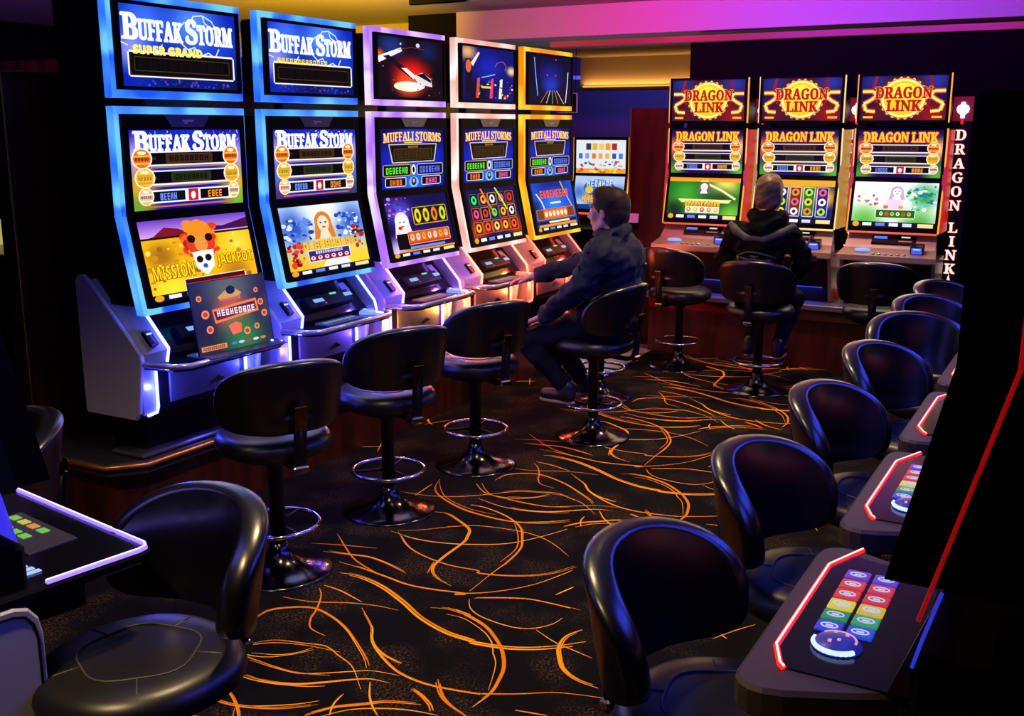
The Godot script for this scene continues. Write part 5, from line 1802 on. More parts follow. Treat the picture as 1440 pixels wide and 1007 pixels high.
func build_back_machines() -> void:
	var up := screen_mat(art_back_upper(), 1.0)
	var low := screen_mat(art_back_lower(), 1.0)
	var proto: Node3D
	for k in 2:
		var lab: String = ["distant slot machine with white and blue screens in the passage", "distant slot machine mostly hidden behind the wooden partition end"][k]
		var at := Vector3(-4.51 + 0.68 * k, 0, -10.0)
		if k == 1:
			copy_of(proto, lab, at, 0.0, "distant machines in the passage")
			continue
		var root := thing("distant_slot_machine", lab, "slot machine", at, 0.0, "distant machines in the passage")
		proto = root
		var zf := func(y: float) -> float: return 0.0 if y >= 1.28 else (1.28 - y) * 0.2
		var st := mk()
		cells(st, [-0.30, -0.275, 0.275, 0.30], [0.90, 0.93, 1.26, 1.29, 1.62, 1.65], [[1, 1, 1], [1, 0, 1], [1, 1, 1], [1, 0, 1], [1, 1, 1]], zf, 0.0, 0.05)
		var dis := part(root, "display_bezel", st, mat("black_gloss"))
		picture(dis, "upper_screen", Vector3(-0.275, 1.29, 0.044), Vector3(0.275, 1.29, 0.044), Vector3(0.275, 1.62, 0.044), Vector3(-0.275, 1.62, 0.044), up)
		picture(dis, "lower_screen", Vector3(-0.275, 0.93, 0.114), Vector3(0.275, 0.93, 0.114), Vector3(0.275, 1.26, 0.048), Vector3(-0.275, 1.26, 0.048), low)
		for s in [-1.0, 1.0]:
			st = mk()
			tube(st, [Vector3(s * 0.305, 1.65, 0.03), Vector3(s * 0.305, 1.28, 0.03), Vector3(s * 0.305, 0.90, 0.1)], 0.008, 6)
			part(dis, "edge_light", st, glow("edge_orange", 1.0, 0.36, 0.02, 1.3), "glowing edge line")
		st = mk()
		tube(st, [Vector3(-0.26, 0.885, 0.13), Vector3(0.15, 0.885, 0.13)], 0.012, 6)
		part(dis, "lower_light", st, glow("edge_red", 1.0, 0.10, 0.02, 1.0))
		st = mk()
		box(st, Vector3(0, 1.27, -0.1), Vector3(0.58, 0.74, 0.19), 0.01)
		box(st, Vector3(0, 0.42, -0.05), Vector3(0.58, 0.84, 0.3), 0.01)
		solid8(st, [Vector3(-0.30, 0.84, 0.0), Vector3(0.30, 0.84, 0.0), Vector3(0.30, 0.74, 0.28), Vector3(-0.30, 0.74, 0.28)], [Vector3(-0.30, 0.68, 0.0), Vector3(0.30, 0.68, 0.0), Vector3(0.30, 0.70, 0.28), Vector3(-0.30, 0.70, 0.28)])
		part(root, "cabinet", st, mat("black_plastic"))
		area(root, Vector3(0, 1.28, 0.15), Vector2(0.55, 0.66), Vector3(0.7, 0.8, 1.0), 0.3, Vector3(0, 180, 0))

# ---------------------------------------------------------------- stools
func pad_outline(phi: float, e: float) -> Vector2:
	var c := cos(phi)
	var s := sin(phi)
	return Vector2(signf(c) * pow(absf(c), 2.0 / e), signf(s) * pow(absf(s), 2.0 / e))

# curved leather backrest, open towards +z, its middle at -z
func backrest_mesh() -> SurfaceTool:
	var st := SurfaceTool.new()
	st.begin(Mesh.PRIMITIVE_TRIANGLES)
	st.set_smooth_group(1)
	var nphi := 56
	var prof := []   # [radial, thickness side]: over the front from centre to rim and back along the rear
	for k in 9:
		var q := k / 8.0 * 0.93
		var lift := 0.019 + 0.011 * smoothstep(0.1, 0.95, q)
		prof.append([q, lift])
	for k in range(1, 8):
		var a := PI * k / 8.0
		prof.append([0.93 + 0.07 * sin(a), 0.033 * cos(a)])
	for k in 9:
		var q := 0.93 * (1.0 - k / 8.0)
		prof.append([q, -0.033 + 0.010 * smoothstep(0.7, 1.0, 1.0 - q)])
	var pos := func(i: int, k: int) -> Vector3:
		# round above, square below: the sides reach further forward towards the seat
		var phi := TAU * i / nphi
		var o := pad_outline(phi, 2.2 if phi < PI else 3.6) * (prof[k][0] as float)
		var ang := o.x * deg_to_rad(75.0)
		var y := 0.715 + (o.y * 0.200 if o.y > 0.0 else o.y * 0.085)
		var r := 0.222 + 0.05 * (y - 0.64) / 0.3 - (prof[k][1] as float)
		return Vector3(r * sin(ang), y, -r * cos(ang))
	for k in prof.size() - 1:
		for i in nphi:
			var j := (i + 1) % nphi
			quad(st, pos.call(i, k), pos.call(i, k + 1), pos.call(j, k + 1), pos.call(j, k))
	return st

func make_stool(label: String) -> Node3D:
	var root := thing("swivel_stool", label, "stool")
	# seat cushion
	var st := SurfaceTool.new()
	st.begin(Mesh.PRIMITIVE_TRIANGLES)
	st.set_smooth_group(1)
	var prof := [[0.0, 0.598], [0.08, 0.5985], [0.15, 0.598], [0.185, 0.594], [0.205, 0.585], [0.218, 0.568], [0.222, 0.548], [0.216, 0.528], [0.20, 0.515], [0.17, 0.508], [0.0, 0.506]]
	var n := 48
	var pos := func(k: int, i: int) -> Vector3:
		var o := pad_outline(TAU * i / n, 2.25)
		var f := 1.0 + 0.07 * maxf(0.0, sin(TAU * i / n))
		return Vector3(o.x * prof[k][0], prof[k][1], o.y * prof[k][0] * f)
	for k in prof.size() - 1:
		for i in n:
			var j := (i + 1) % n
			quad(st, pos.call(k, i), pos.call(k + 1, i), pos.call(k + 1, j), pos.call(k, j))
	var seat := part(root, "seat", st, mat("seat_leather"))
	st = mk()
	var ring := []
	for i in 40:
		var a := TAU * i / 40
		var r := 0.132 + 0.006 * cos(5.0 * a)
		ring.append(Vector3(r * cos(a), 0.5985, r * sin(a) + 0.005))
	tube(st, ring, 0.0028, 6, true)
	for k in 5:
		var a := TAU * (k + 0.5) / 5.0
		tube(st, [Vector3(0.13 * cos(a), 0.5985, 0.13 * sin(a) + 0.005), Vector3(0.18 * cos(a), 0.5955, 0.18 * sin(a) + 0.004), Vector3(0.212 * cos(a), 0.578, 0.212 * sin(a) + 0.004)], 0.0025, 6)
	part(seat, "seam", st, mat("seam"), "raised seat seams")
	st = mk()
	lathe(st, [[0.0, 0.48], [0.12, 0.48], [0.16, 0.495], [0.16, 0.51], [0.0, 0.51]], 24)
	part(seat, "seat_pan", st, mat("black_metal"))
	part(root, "backrest", backrest_mesh(), mat("leather"))
	# bracket from under the seat up to the backrest, with a bright plate
	st = mk()
	tube(st, [Vector3(0, 0.49, -0.10), Vector3(0, 0.488, -0.22), Vector3(0, 0.50, -0.255), Vector3(0, 0.56, -0.275), Vector3(0, 0.70, -0.288)], 0.014, 8)
	box(st, Vector3(0, 0.60, -0.283), Vector3(0.05, 0.24, 0.012), 0.003, Basis(Vector3.RIGHT, deg_to_rad(-6)))
	var br := part(root, "bracket", st, mat("black_metal"))
	st = mk()
	box(st, Vector3(0, 0.70, -0.298), Vector3(0.048, 0.10, 0.008), 0.002, Basis(Vector3.RIGHT, deg_to_rad(-6)))
	part(br, "bracket_plate", st, mat("brass_plate"), "shiny bracket plate")
	st = mk()
	box(st, Vector3(0, 0.50, -0.275), Vector3(0.06, 0.03, 0.03), 0.006)
	part(br, "hinge", st, mat("chrome"))
	# post, foot ring, base
	st = mk()
	lathe(st, [[0.0, 0.48], [0.045, 0.48], [0.045, 0.46], [0.03, 0.44], [0.03, 0.08], [0.0, 0.08]], 20)
	part(root, "post", st, mat("black_metal"))
	st = mk()
	ring = []
	for i in 40:
		ring.append(Vector3(0.165 * cos(TAU * i / 40), 0.20, 0.165 * sin(TAU * i / 40)))
	tube(st, ring, 0.0095, 8, true)
	var fr := part(root, "foot_ring", st, mat("chrome"), "chrome foot ring")
	st = mk()
	for k in 3:
		var a := TAU * k / 3.0 + 0.4
		tube(st, [Vector3(0.028 * cos(a), 0.20, 0.028 * sin(a)), Vector3(0.163 * cos(a), 0.20, 0.163 * sin(a))], 0.007, 6)
	part(fr, "spokes", st, mat("black_metal"))
	st = mk()
	lathe(st, [[0.0, 0.12], [0.034, 0.12], [0.04, 0.095], [0.06, 0.06], [0.10, 0.034], [0.16, 0.018], [0.205, 0.010], [0.215, 0.004], [0.215, 0.0], [0.0, 0.0]], 40)
	part(root, "base", st, mat("dark_chrome"), "trumpet-shaped chrome base")
	return root

func build_stools() -> void:
	# [x, z, direction the sitter faces in degrees from +z towards +x, label]
	var spots := [
		[-2.76, -3.03, -118.0, "black leather stool in front of the machine with the promo card"],
		[-2.77, -3.80, -116.0, "black leather stool in front of the machine showing a fair-haired woman"],
		[-2.77, -4.58, -116.0, "black leather stool in front of the lavender-framed machine"],
		[-2.45, -5.36, -98.0, "black leather stool that the man in the navy jacket sits on"],
		[-2.80, -6.22, -100.0, "black leather stool behind the seated man, before the yellow-framed machine"],
		[-2.66, -7.32, 168.0, "empty black leather stool at the machine with red cabinet sides"],
		[-1.94, -6.90, 180.0, "black leather stool that the hooded person sits on"],
		[-1.24, -7.18, 184.0, "empty black leather stool at the garden game machine"],
		[-0.575, -1.93, 81.0, "black leather stool at the colour-button console, open end of the dark row"],
		[-0.555, -2.67, 78.0, "black leather stool, second from the open end of the dark row"],
		[-0.55, -3.43, 76.0, "black leather stool, third from the open end of the dark row"],
		[-0.545, -4.20, 70.0, "black leather stool, fourth from the open end of the dark row"],
		[-0.60, -4.90, 36.0, "black leather stool, fifth from the open end of the dark row"],
		[-0.59, -5.52, 52.0, "black leather stool, sixth from the open end of the dark row"],
		[-0.58, -6.14, 60.0, "black leather stool, last in the dark row"],
		[-1.79, -1.50, -8.0, "black leather stool with stitched seat beside the violet-edged console"],
		[-2.83, -1.77, -22.0, "black leather stool behind the violet-edged console"]]
	surf("brass_plate", 0.22, 0.16, 0.08, 0.18, 1.0)
	var first := make_stool(spots[0][3])
	first.set_meta("group", "swivel stools")
	for k in spots.size():
		var s = spots[k]
		if k == 0:
			first.position = Vector3(s[0], 0, s[1])
			first.rotation_degrees.y = s[2]
		else:
			copy_of(first, s[3], Vector3(s[0], 0, s[1]), s[2], "swivel stools")

# ---------------------------------------------------------------- bar and small things
func build_bar() -> void:
	var t := thing("back_bar", "lit back bar shelves of bottles beyond the wooden partition", "bar shelf", Vector3(-6.6, 0, -4.9))
	var st := mk()
	box(st, Vector3(0, 1.1, -0.1), Vector3(1.8, 2.2, 0.06))
	part(t, "back_panel", st, mat("mahogany"))
	for y in [1.14, 1.50, 1.84]:
		st = mk()
		box(st, Vector3(0, y, 0.08), Vector3(1.8, 0.02, 0.3), 0.003)
		part(t, "shelf", st, mat("mahogany"))
	st = mk()
	box(st, Vector3(0, 1.66, -0.06), Vector3(1.7, 0.30, 0.01))
	part(t, "lit_panel_light", st, glow("bar_panel", 0.7, 0.6, 1.0, 0.7))
	st = mk()
	box(st, Vector3(0, 0.98, -0.06), Vector3(1.7, 0.24, 0.01))
	part(t, "lit_panel_light", st, glow("bar_panel_yellow", 0.75, 0.62, 0.22, 0.6))
	area(t, Vector3(0, 1.66, -0.05), Vector2(1.7, 0.3), Vector3(0.7, 0.6, 1.0), 0.4, Vector3(0, 180, 0))
	st = mk()
	box(st, Vector3(0, 0.45, 0.1), Vector3(1.8, 0.86, 0.42), 0.01)
	part(t, "counter", st, mat("black_matte"))
	st = mk()
	box(st, Vector3(0, 0.89, 0.1), Vector3(1.84, 0.03, 0.5), 0.006)
	part(t, "counter_top", st, mat("counter_top"))
	var cols := [[0.7, 0.7, 0.72], [0.08, 0.25, 0.05], [0.5, 0.25, 0.05], [0.6, 0.6, 0.5], [0.1, 0.2, 0.4], [0.45, 0.4, 0.1]]
	var kinds := ["clear glass bottle with white label on the lit bar shelf", "green glass bottle on the lit bar shelf", "amber glass bottle on the lit bar shelf", "pale glass bottle on the lit bar shelf", "blue glass bottle on the lit bar shelf", "yellow glass bottle on the lit bar shelf"]
	for k in 10:
		var c = cols[k % 6]
		if not mats.has("bottle_%d" % (k % 6)):
			var gm := surf("bottle_%d" % (k % 6), c[0], c[1], c[2], 0.1)
			gm.transparency = BaseMaterial3D.TRANSPARENCY_ALPHA
			gm.albedo_color.a = 0.35
		var b := thing("bottle", kinds[k % 6], "bottle", Vector3(-6.12 - 0.115 * k, 1.511, -4.86 + 0.03 * (k % 2)), 0.0, "bottles on the bar shelf")
		st = mk()
		lathe(st, [[0.0, 0.0], [0.034, 0.0], [0.036, 0.01], [0.036, 0.14 + 0.01 * (k % 3)], [0.03, 0.17], [0.013, 0.20], [0.012, 0.26]], 14)
		part(b, "glass_body", st, mat("bottle_%d" % (k % 6)))
		st = mk()
		lathe(st, [[0.0125, 0.255], [0.0125, 0.275], [0.0, 0.275]], 10)
		part(b, "cap", st, mat("black_plastic"))
		st = mk()
		lathe(st, [[0.0366, 0.04], [0.0366, 0.11]], 14)
		part(b, "paper_label", st, mat("white_plastic"))

func build_small_things() -> void:
	# framed sign on the passage wall
	var t := thing("wall_sign", "small dark framed sign hanging in the passage", "sign", Vector3(-4.72, 1.98, -9.6))
	var st := mk()
	box(st, Vector3.ZERO, Vector3(0.22, 0.19, 0.02), 0.003)
	part(t, "frame", st, mat("white_plastic"))
	st = mk()
	box(st, Vector3(0, 0, 0.008), Vector3(0.20, 0.17, 0.01), 0.001)
	part(t, "panel", st, mat("black_gloss"))
	st = mk()
	for k in 3:
		box(st, Vector3(-0.03 + 0.03 * k, 0.0, 0.0135), Vector3(0.014, 0.07 - 0.015 * (k % 2), 0.002))
	part(t, "print", st, mat("gold"))
	st = mk()
	for s in [-1.0, 1.0]:
		tube(st, [Vector3(s * 0.09, 0.09, 0), Vector3(s * 0.09, 0.52, 0)], 0.003, 6)
	part(t, "hanging_rod", st, mat("black_metal"))
	# leaflet holder on the partition end
	t = thing("leaflet_holder", "leaflet holder with pale leaflets on the wooden partition end", "leaflet holder", Vector3(-3.42, 0.93, -8.19))
	st = mk()
	box(st, Vector3(0, 0.05, 0.02), Vector3(0.13, 0.14, 0.012), 0.002, Basis(Vector3.RIGHT, deg_to_rad(-12)))
	part(t, "leaflet", st, mat("ticket_paper"))
	st = mk()
	box(st, Vector3(0, 0.015, 0.034), Vector3(0.14, 0.06, 0.006), 0.001, Basis(Vector3.RIGHT, deg_to_rad(-12)))
	box(st, Vector3(0, -0.015, 0.02), Vector3(0.14, 0.006, 0.04), 0.001)
	part(t, "holder", st, mat("black_gloss"))

# ---------------------------------------------------------------- people: smooth blends of tapered bones, meshed as surface nets
# bones: [a, b, ra, rb] tapered capsule, or [c, r] with r a Vector3: ellipsoid
func blob(st: SurfaceTool, bones: Array, cell: float, k: float, fold := 0.0, keep = null) -> void:
	var lo := Vector3(INF, INF, INF)
	var hi := -lo
	for b in bones:
		if b.size() == 2:
			lo = lo.min(b[0] - b[1])
			hi = hi.max(b[0] + b[1])
		else:
			var r: float = maxf(b[2], b[3])
			var rv := Vector3(r, r, r)
			lo = lo.min(b[0] - rv).min(b[1] - rv)
			hi = hi.max(b[0] + rv).max(b[1] + rv)
	var pad := cell * 3.0 + k * 0.3
	lo -= Vector3(pad, pad, pad)
	hi += Vector3(pad, pad, pad)
	var nx := int((hi.x - lo.x) / cell) + 2
	var ny := int((hi.y - lo.y) / cell) + 2
	var nz := int((hi.z - lo.z) / cell) + 2
	var g := PackedFloat32Array()
	g.resize(nx * ny * nz)
	g.fill(9.0)
	for b in bones:
		var el: bool = b.size() == 2
		var r := 0.0
		var mn: Vector3
		var mx: Vector3
		if el:
			r = k + cell * 2.0
			mn = b[0] - b[1]
			mx = b[0] + b[1]
		else:
			r = maxf(b[2], b[3]) + k + cell * 2.0
			mn = (b[0] as Vector3).min(b[1])
			mx = (b[0] as Vector3).max(b[1])
		var i0 := maxi(0, int((mn.x - r - lo.x) / cell))
		var i1 := mini(nx - 1, int((mx.x + r - lo.x) / cell) + 1)
		var j0 := maxi(0, int((mn.y - r - lo.y) / cell))
		var j1 := mini(ny - 1, int((mx.y + r - lo.y) / cell) + 1)
		var k0 := maxi(0, int((mn.z - r - lo.z) / cell))
		var k1 := mini(nz - 1, int((mx.z + r - lo.z) / cell) + 1)
		var a: Vector3 = b[0]
		var ab := Vector3.ZERO
		var inv := 0.0
		var ra := 0.0
		var rb := 0.0
		var er := Vector3.ONE
		var em := 1.0
		if el:
			er = b[1]
			em = minf(er.x, minf(er.y, er.z))
		else:
			ab = b[1] - a
			inv = 1.0 / maxf(ab.length_squared(), 1e-9)
			ra = b[2]
			rb = b[3]
		for kk in range(k0, k1 + 1):
			for jj in range(j0, j1 + 1):
				var at := (kk * ny + jj) * nx
				for ii in range(i0, i1 + 1):
					var p := Vector3(lo.x + ii * cell, lo.y + jj * cell, lo.z + kk * cell) - a
					var d: float
					if el:
						var q := p / er
						var ql := q.length()
						d = (ql - 1.0) * (em if ql < 1e-4 else ql / maxf((q / er).length(), 1e-6))
					else:
						var t := clampf(p.dot(ab) * inv, 0.0, 1.0)
						d = (p - ab * t).length() - (ra + (rb - ra) * t)
					var o := g[at + ii]
					var h := maxf(k - absf(o - d), 0.0) / k
					g[at + ii] = minf(o, d) - h * h * k * 0.25
	if fold > 0.0 or keep != null:
		var nn := FastNoiseLite.new()
		nn.seed = 11
		nn.frequency = 5.0
		nn.fractal_octaves = 2
		for kk in nz:
			for jj in ny:
				for ii in nx:
					var n := (kk * ny + jj) * nx + ii
					if absf(g[n]) < cell * 3.0:
						var p := lo + Vector3(ii, jj, kk) * cell
						if fold > 0.0:
							g[n] += fold * nn.get_noise_3d(p.x * 1.6, p.y * 2.6 + p.x, p.z * 1.6)
						if keep != null:
							g[n] = maxf(g[n], -keep.call(p))
	var vid := PackedInt32Array()
	vid.resize(nx * ny * nz)
	vid.fill(-1)
	var verts := PackedVector3Array()
	var offs := PackedInt32Array([0, 1, nx, nx + 1, nx * ny, nx * ny + 1, nx * ny + nx, nx * ny + nx + 1])
	var corner := [Vector3(0, 0, 0), Vector3(1, 0, 0), Vector3(0, 1, 0), Vector3(1, 1, 0), Vector3(0, 0, 1), Vector3(1, 0, 1), Vector3(0, 1, 1), Vector3(1, 1, 1)]
	var edges := [[0, 1], [2, 3], [4, 5], [6, 7], [0, 2], [1, 3], [4, 6], [5, 7], [0, 4], [1, 5], [2, 6], [3, 7]]
	var reach := cell * 2.2
	for kk in nz - 1:
		for jj in ny - 1:
			for ii in nx - 1:
				var n := (kk * ny + jj) * nx + ii
				if absf(g[n]) > reach:
					continue
				var mask := 0
				for c in 8:
					if g[n + offs[c]] < 0.0:
						mask |= 1 << c
				if mask == 0 or mask == 255:
					continue
				var sum := Vector3.ZERO
				var cnt := 0
				for e in edges:
					var u := g[n + offs[e[0]]]
					var v := g[n + offs[e[1]]]
					if (u < 0.0) != (v < 0.0):
						var t := u / (u - v)
						sum += (corner[e[0]] as Vector3).lerp(corner[e[1]], t)
						cnt += 1
				vid[n] = verts.size()
				verts.append(lo + (Vector3(ii, jj, kk) + sum / cnt) * cell)
	st.set_smooth_group(1)
	var sx := 1
	var sy := nx
	var sz := nx * ny
	for kk in range(1, nz - 1):
		for jj in range(1, ny - 1):
			for ii in range(1, nx - 1):
				var n := (kk * ny + jj) * nx + ii
				if absf(g[n]) > reach:
					continue
				var ins := g[n] < 0.0
				for ax in 3:
					var s1 := [sx, sy, sz][ax] as int
					if ins == (g[n + s1] < 0.0):
						continue
					var s2 := [sy, sz, sx][ax] as int
					var s3 := [sz, sx, sy][ax] as int
					var a := vid[n]
					var b := vid[n - s2]
					var c := vid[n - s2 - s3]
					var d := vid[n - s3]
					if a < 0 or b < 0 or c < 0 or d < 0:
						continue
					if ins:
						quad(st, verts[a], verts[b], verts[c], verts[d])
					else:
						quad(st, verts[d], verts[c], verts[b], verts[a])

func head_bones(c: Vector3) -> Array:
	var e := func(x: float, y: float, z: float, rx: float, ry: float, rz: float) -> Array:
		return [c + Vector3(x, y, z), Vector3(rx, ry, rz)]
	var b := func(ax: float, ay: float, az: float, bx: float, by: float, bz: float, ra: float, rb: float) -> Array:
		return [c + Vector3(ax, ay, az), c + Vector3(bx, by, bz), ra, rb]
	return [
		e.call(0, 0.035, -0.02, 0.074, 0.085, 0.096),
		e.call(0, -0.03, 0.028, 0.058, 0.085, 0.062),
		e.call(0, -0.092, 0.055, 0.03, 0.024, 0.028),
		b.call(-0.045, -0.055, 0.0, -0.015, -0.095, 0.05, 0.026, 0.02),
		b.call(0.045, -0.055, 0.0, 0.015, -0.095, 0.05, 0.026, 0.02),
		b.call(0, 0.012, 0.086, 0, -0.030, 0.108, 0.008, 0.013),
		b.call(-0.012, -0.035, 0.092, 0.012, -0.035, 0.092, 0.010, 0.010),
		b.call(-0.038, 0.028, 0.076, 0.038, 0.028, 0.076, 0.012, 0.012),
		b.call(-0.022, -0.064, 0.080, 0.022, -0.064, 0.080, 0.009, 0.009),
		e.call(0.046, -0.02, 0.055, 0.022, 0.03, 0.02),
		e.call(-0.046, -0.02, 0.055, 0.022, 0.03, 0.02),
		e.call(0.076, -0.008, -0.012, 0.010, 0.032, 0.019),
		e.call(-0.076, -0.008, -0.012, 0.010, 0.032, 0.019),
		b.call(0, -0.06, -0.035, 0, -0.19, -0.055, 0.055, 0.06)]

# a hand from the wrist along "ahead", palm facing -"up", the thumb on the side of "inner"
func hand_bones(w: Vector3, ahead: Vector3, up: Vector3, inner: Vector3, curl: float) -> Array:
	var out := []
	var kn := w + ahead * 0.085
	out.append([w - ahead * 0.02, w + ahead * 0.01, 0.026, 0.026])
	for s in [-1.0, -0.33, 0.33, 1.0]:
		out.append([w + inner * s * 0.012, kn + inner * s * 0.027, 0.017, 0.012])
	var lens := [[0.034, 0.024, 0.018], [0.042, 0.027, 0.020], [0.045, 0.029, 0.021], [0.040, 0.026, 0.019]]
	for f in 4:
		var p := kn + inner * (-0.029 + 0.0195 * f)
		var ang := curl * 0.6
		for q in 3:
			var d := (ahead * cos(ang) - up * sin(ang)).normalized()
			var n: Vector3 = p + d * (lens[f][q] as float)
			out.append([p, n, 0.0095 - 0.0008 * q, 0.0088 - 0.0008 * q])
			p = n
			ang += curl
	var t0 := w + ahead * 0.022 + inner * 0.022
	var t1 := t0 + (ahead * 0.6 + inner * 0.75 - up * 0.25).normalized() * 0.042
	var t2 := t1 + (ahead * 0.9 + inner * 0.3 - up * 0.3).normalized() * 0.034
	out.append([t0, t1, 0.014, 0.011])
	out.append([t1, t2, 0.0105, 0.009])
	return out

func eyes(parent: Node, c: Vector3) -> void:
	for s in [-1.0, 1.0]:
		var st := mk()
		lathe(st, [[0.0, -0.012], [0.008, -0.009], [0.012, 0.0], [0.008, 0.009], [0.0, 0.012]], 12, c + Vector3(s * 0.032, 0.008, 0.073))
		var eye := part(parent, "eye", st, mat("eye_white"))
		st = mk()
		lathe(st, [[0.0, -0.006], [0.005, -0.003], [0.006, 0.0], [0.005, 0.003], [0.0, 0.006]], 10, c + Vector3(s * 0.032, 0.008, 0.082))
		part(eye, "pupil", st, mat("black_gloss"))

func person(label: String, at: Vector3, turn: float, body: SurfaceTool) -> MeshInstance3D:
	var o := part(self, numbered("person"), body, mat("skin"))
	o.position = at
	o.rotation_degrees = Vector3(0, turn, 0)
	tag(o, label, "person")
	return o

func leg_bones(s: float, knee: Vector3, ankle: Vector3, r: float) -> Array:
	var hip := Vector3(s * 0.09, 0.70, -0.08)
	return [[hip, knee, r, r * 0.74], [knee, knee.lerp(ankle, 0.35), r * 0.70, r * 0.68], [knee.lerp(ankle, 0.35), ankle, r * 0.68, r * 0.52]]

func shoe(parent: Node, ankle: Vector3) -> void:
	var st := mk()
	blob(st, [[ankle + Vector3(0, 0.0, -0.01), ankle + Vector3(0, -0.045, -0.01), 0.042, 0.04], [ankle + Vector3(0, -0.05, -0.02), ankle + Vector3(0, -0.058, 0.13), 0.037, 0.034]], 0.010, 0.03)
	var o := part(parent, "shoe", st, mat("shoe_leather"))
	st = mk()
	var pts := []
	for k in 20:
		var a := TAU * k / 20.0
		pts.append([cos(a) * (0.036 + 0.004 * sin(a)), sin(a) * 0.115 + 0.055])
	prism(st, pts, Transform3D(Basis(Vector3(1, 0, 0), Vector3(0, 0, 1), Vector3(0, -1, 0)), ankle + Vector3(0, -0.082, 0)), 0.0, 0.014, 0.003)
	part(o, "sole", st, mat("sole_rubber"))

func build_people() -> void:
	# ---- the man in the navy jacket, seen from his left
	var hc := Vector3(0, 1.296, -0.065)
	var st := mk()
	var lw := Vector3(0.185, 0.715, 0.225)
	var rw := Vector3(-0.20, 0.875, 0.50)
	blob(st, [[Vector3(0, 0.70, -0.10), Vector3(0, 0.98, -0.12), 0.11, 0.11], [Vector3(0, 0.98, -0.12), Vector3(0, 1.16, -0.115), 0.10, 0.05], [Vector3(-0.15, 1.08, -0.12), Vector3(0.15, 1.08, -0.12), 0.05, 0.05],
		[Vector3(0.19, 1.09, -0.12), Vector3(0.25, 0.90, -0.03), 0.04, 0.036], [Vector3(0.25, 0.90, -0.03), lw, 0.034, 0.026], [Vector3(-0.19, 1.09, -0.08), Vector3(-0.24, 0.97, 0.22), 0.04, 0.036], [Vector3(-0.24, 0.97, 0.22), rw, 0.034, 0.026],
		[Vector3(0.09, 0.68, -0.06), Vector3(0.12, 0.555, 0.34), 0.06, 0.05], [Vector3(-0.09, 0.68, -0.06), Vector3(-0.13, 0.57, 0.35), 0.06, 0.05], [Vector3(0.12, 0.555, 0.34), Vector3(0.11, 0.31, 0.15), 0.045, 0.035], [Vector3(-0.13, 0.57, 0.35), Vector3(-0.11, 0.31, 0.15), 0.045, 0.035]], 0.014, 0.04)
	blob(st, head_bones(hc), 0.006, 0.014)
	blob(st, hand_bones(lw, Vector3(0.0, -0.42, 0.91).normalized(), Vector3(0, 0.91, 0.42), Vector3(-1, 0, 0), 0.28), 0.0045, 0.007)
	blob(st, hand_bones(rw, Vector3(0, -0.22, 0.975).normalized(), Vector3(0, 0.975, 0.22), Vector3(1, 0, 0), 0.22), 0.0045, 0.007)
	var man := person("man with short brown hair in a navy jacket, seated sideways at the left machines", Vector3(-2.45, 0, -5.36), -92.0, st)
	eyes(man, hc)
	st = mk()
	blob(st, [[hc + Vector3(0, 0.042, -0.028), Vector3(0.087, 0.096, 0.108)], [hc + Vector3(0, -0.01, -0.055), Vector3(0.078, 0.105, 0.072)], [hc + Vector3(0, 0.095, 0.03), Vector3(0.06, 0.038, 0.055)]], 0.007, 0.02, 0.006, func(p: Vector3) -> float:
		var q := p - hc
		return minf(-0.757 * (q.z - 0.076) + 0.653 * (q.y - 0.055), q.y + 0.105))
	part(man, "hair", st, mat("brown_hair"), "short brown hair")
	st = mk()
	var jk := [[Vector3(0, 0.70, -0.10), Vector3(0, 0.86, -0.10), 0.165, 0.16], [Vector3(0, 0.86, -0.10), Vector3(0, 1.02, -0.12), 0.158, 0.145], [Vector3(-0.09, 1.04, -0.125), Vector3(0.09, 1.04, -0.125), 0.125, 0.125], [Vector3(-0.06, 0.74, -0.03), Vector3(0.06, 0.74, -0.03), 0.14, 0.14],
		[Vector3(0, 1.10, -0.115), Vector3(0.19, 1.085, -0.125), 0.075, 0.078], [Vector3(0, 1.10, -0.115), Vector3(-0.19, 1.085, -0.09), 0.075, 0.078],
		[Vector3(0.20, 1.08, -0.125), Vector3(0.265, 0.90, -0.03), 0.080, 0.064], [Vector3(0.265, 0.90, -0.03), Vector3(0.20, 0.728, 0.20), 0.064, 0.048],
		[Vector3(-0.20, 1.08, -0.08), Vector3(-0.25, 0.965, 0.22), 0.078, 0.062], [Vector3(-0.25, 0.965, 0.22), Vector3(-0.205, 0.882, 0.47), 0.062, 0.047]]
	for k in 12:
		var a := TAU * k / 12.0
		var a2 := TAU * (k + 1) / 12.0
		var cp := func(t: float) -> Vector3: return Vector3(0.072 * cos(t), 1.165 - 0.02 * sin(t) + 0.012, -0.105 + 0.078 * sin(t))
		jk.append([cp.call(a), cp.call(a2), 0.022, 0.022])
	blob(st, jk, 0.011, 0.035, 0.022)
	part(man, "jacket", st, mat("navy_cloth"), "navy jacket")
	st = mk()
	blob(st, [[Vector3(-0.07, 0.68, -0.10), Vector3(0.07, 0.68, -0.10), 0.115, 0.115]] + leg_bones(1.0, Vector3(0.125, 0.545, 0.345), Vector3(0.11, 0.315, 0.14), 0.098) + leg_bones(-1.0, Vector3(-0.135, 0.56, 0.355), Vector3(-0.11, 0.315, 0.14), 0.098), 0.012, 0.04, 0.014)
	part(man, "trousers", st, mat("trouser_cloth"), "dark trousers")
	shoe(man, Vector3(0.11, 0.305, 0.12))
	shoe(man, Vector3(-0.11, 0.305, 0.12))
	# ---- the hooded player at the far row, seen from behind
	hc = Vector3(-0.03, 1.312, 0.0)
	st = mk()
	var kl := Vector3(0.10, 0.745, 0.24)
	var kr := Vector3(-0.10, 0.745, 0.24)
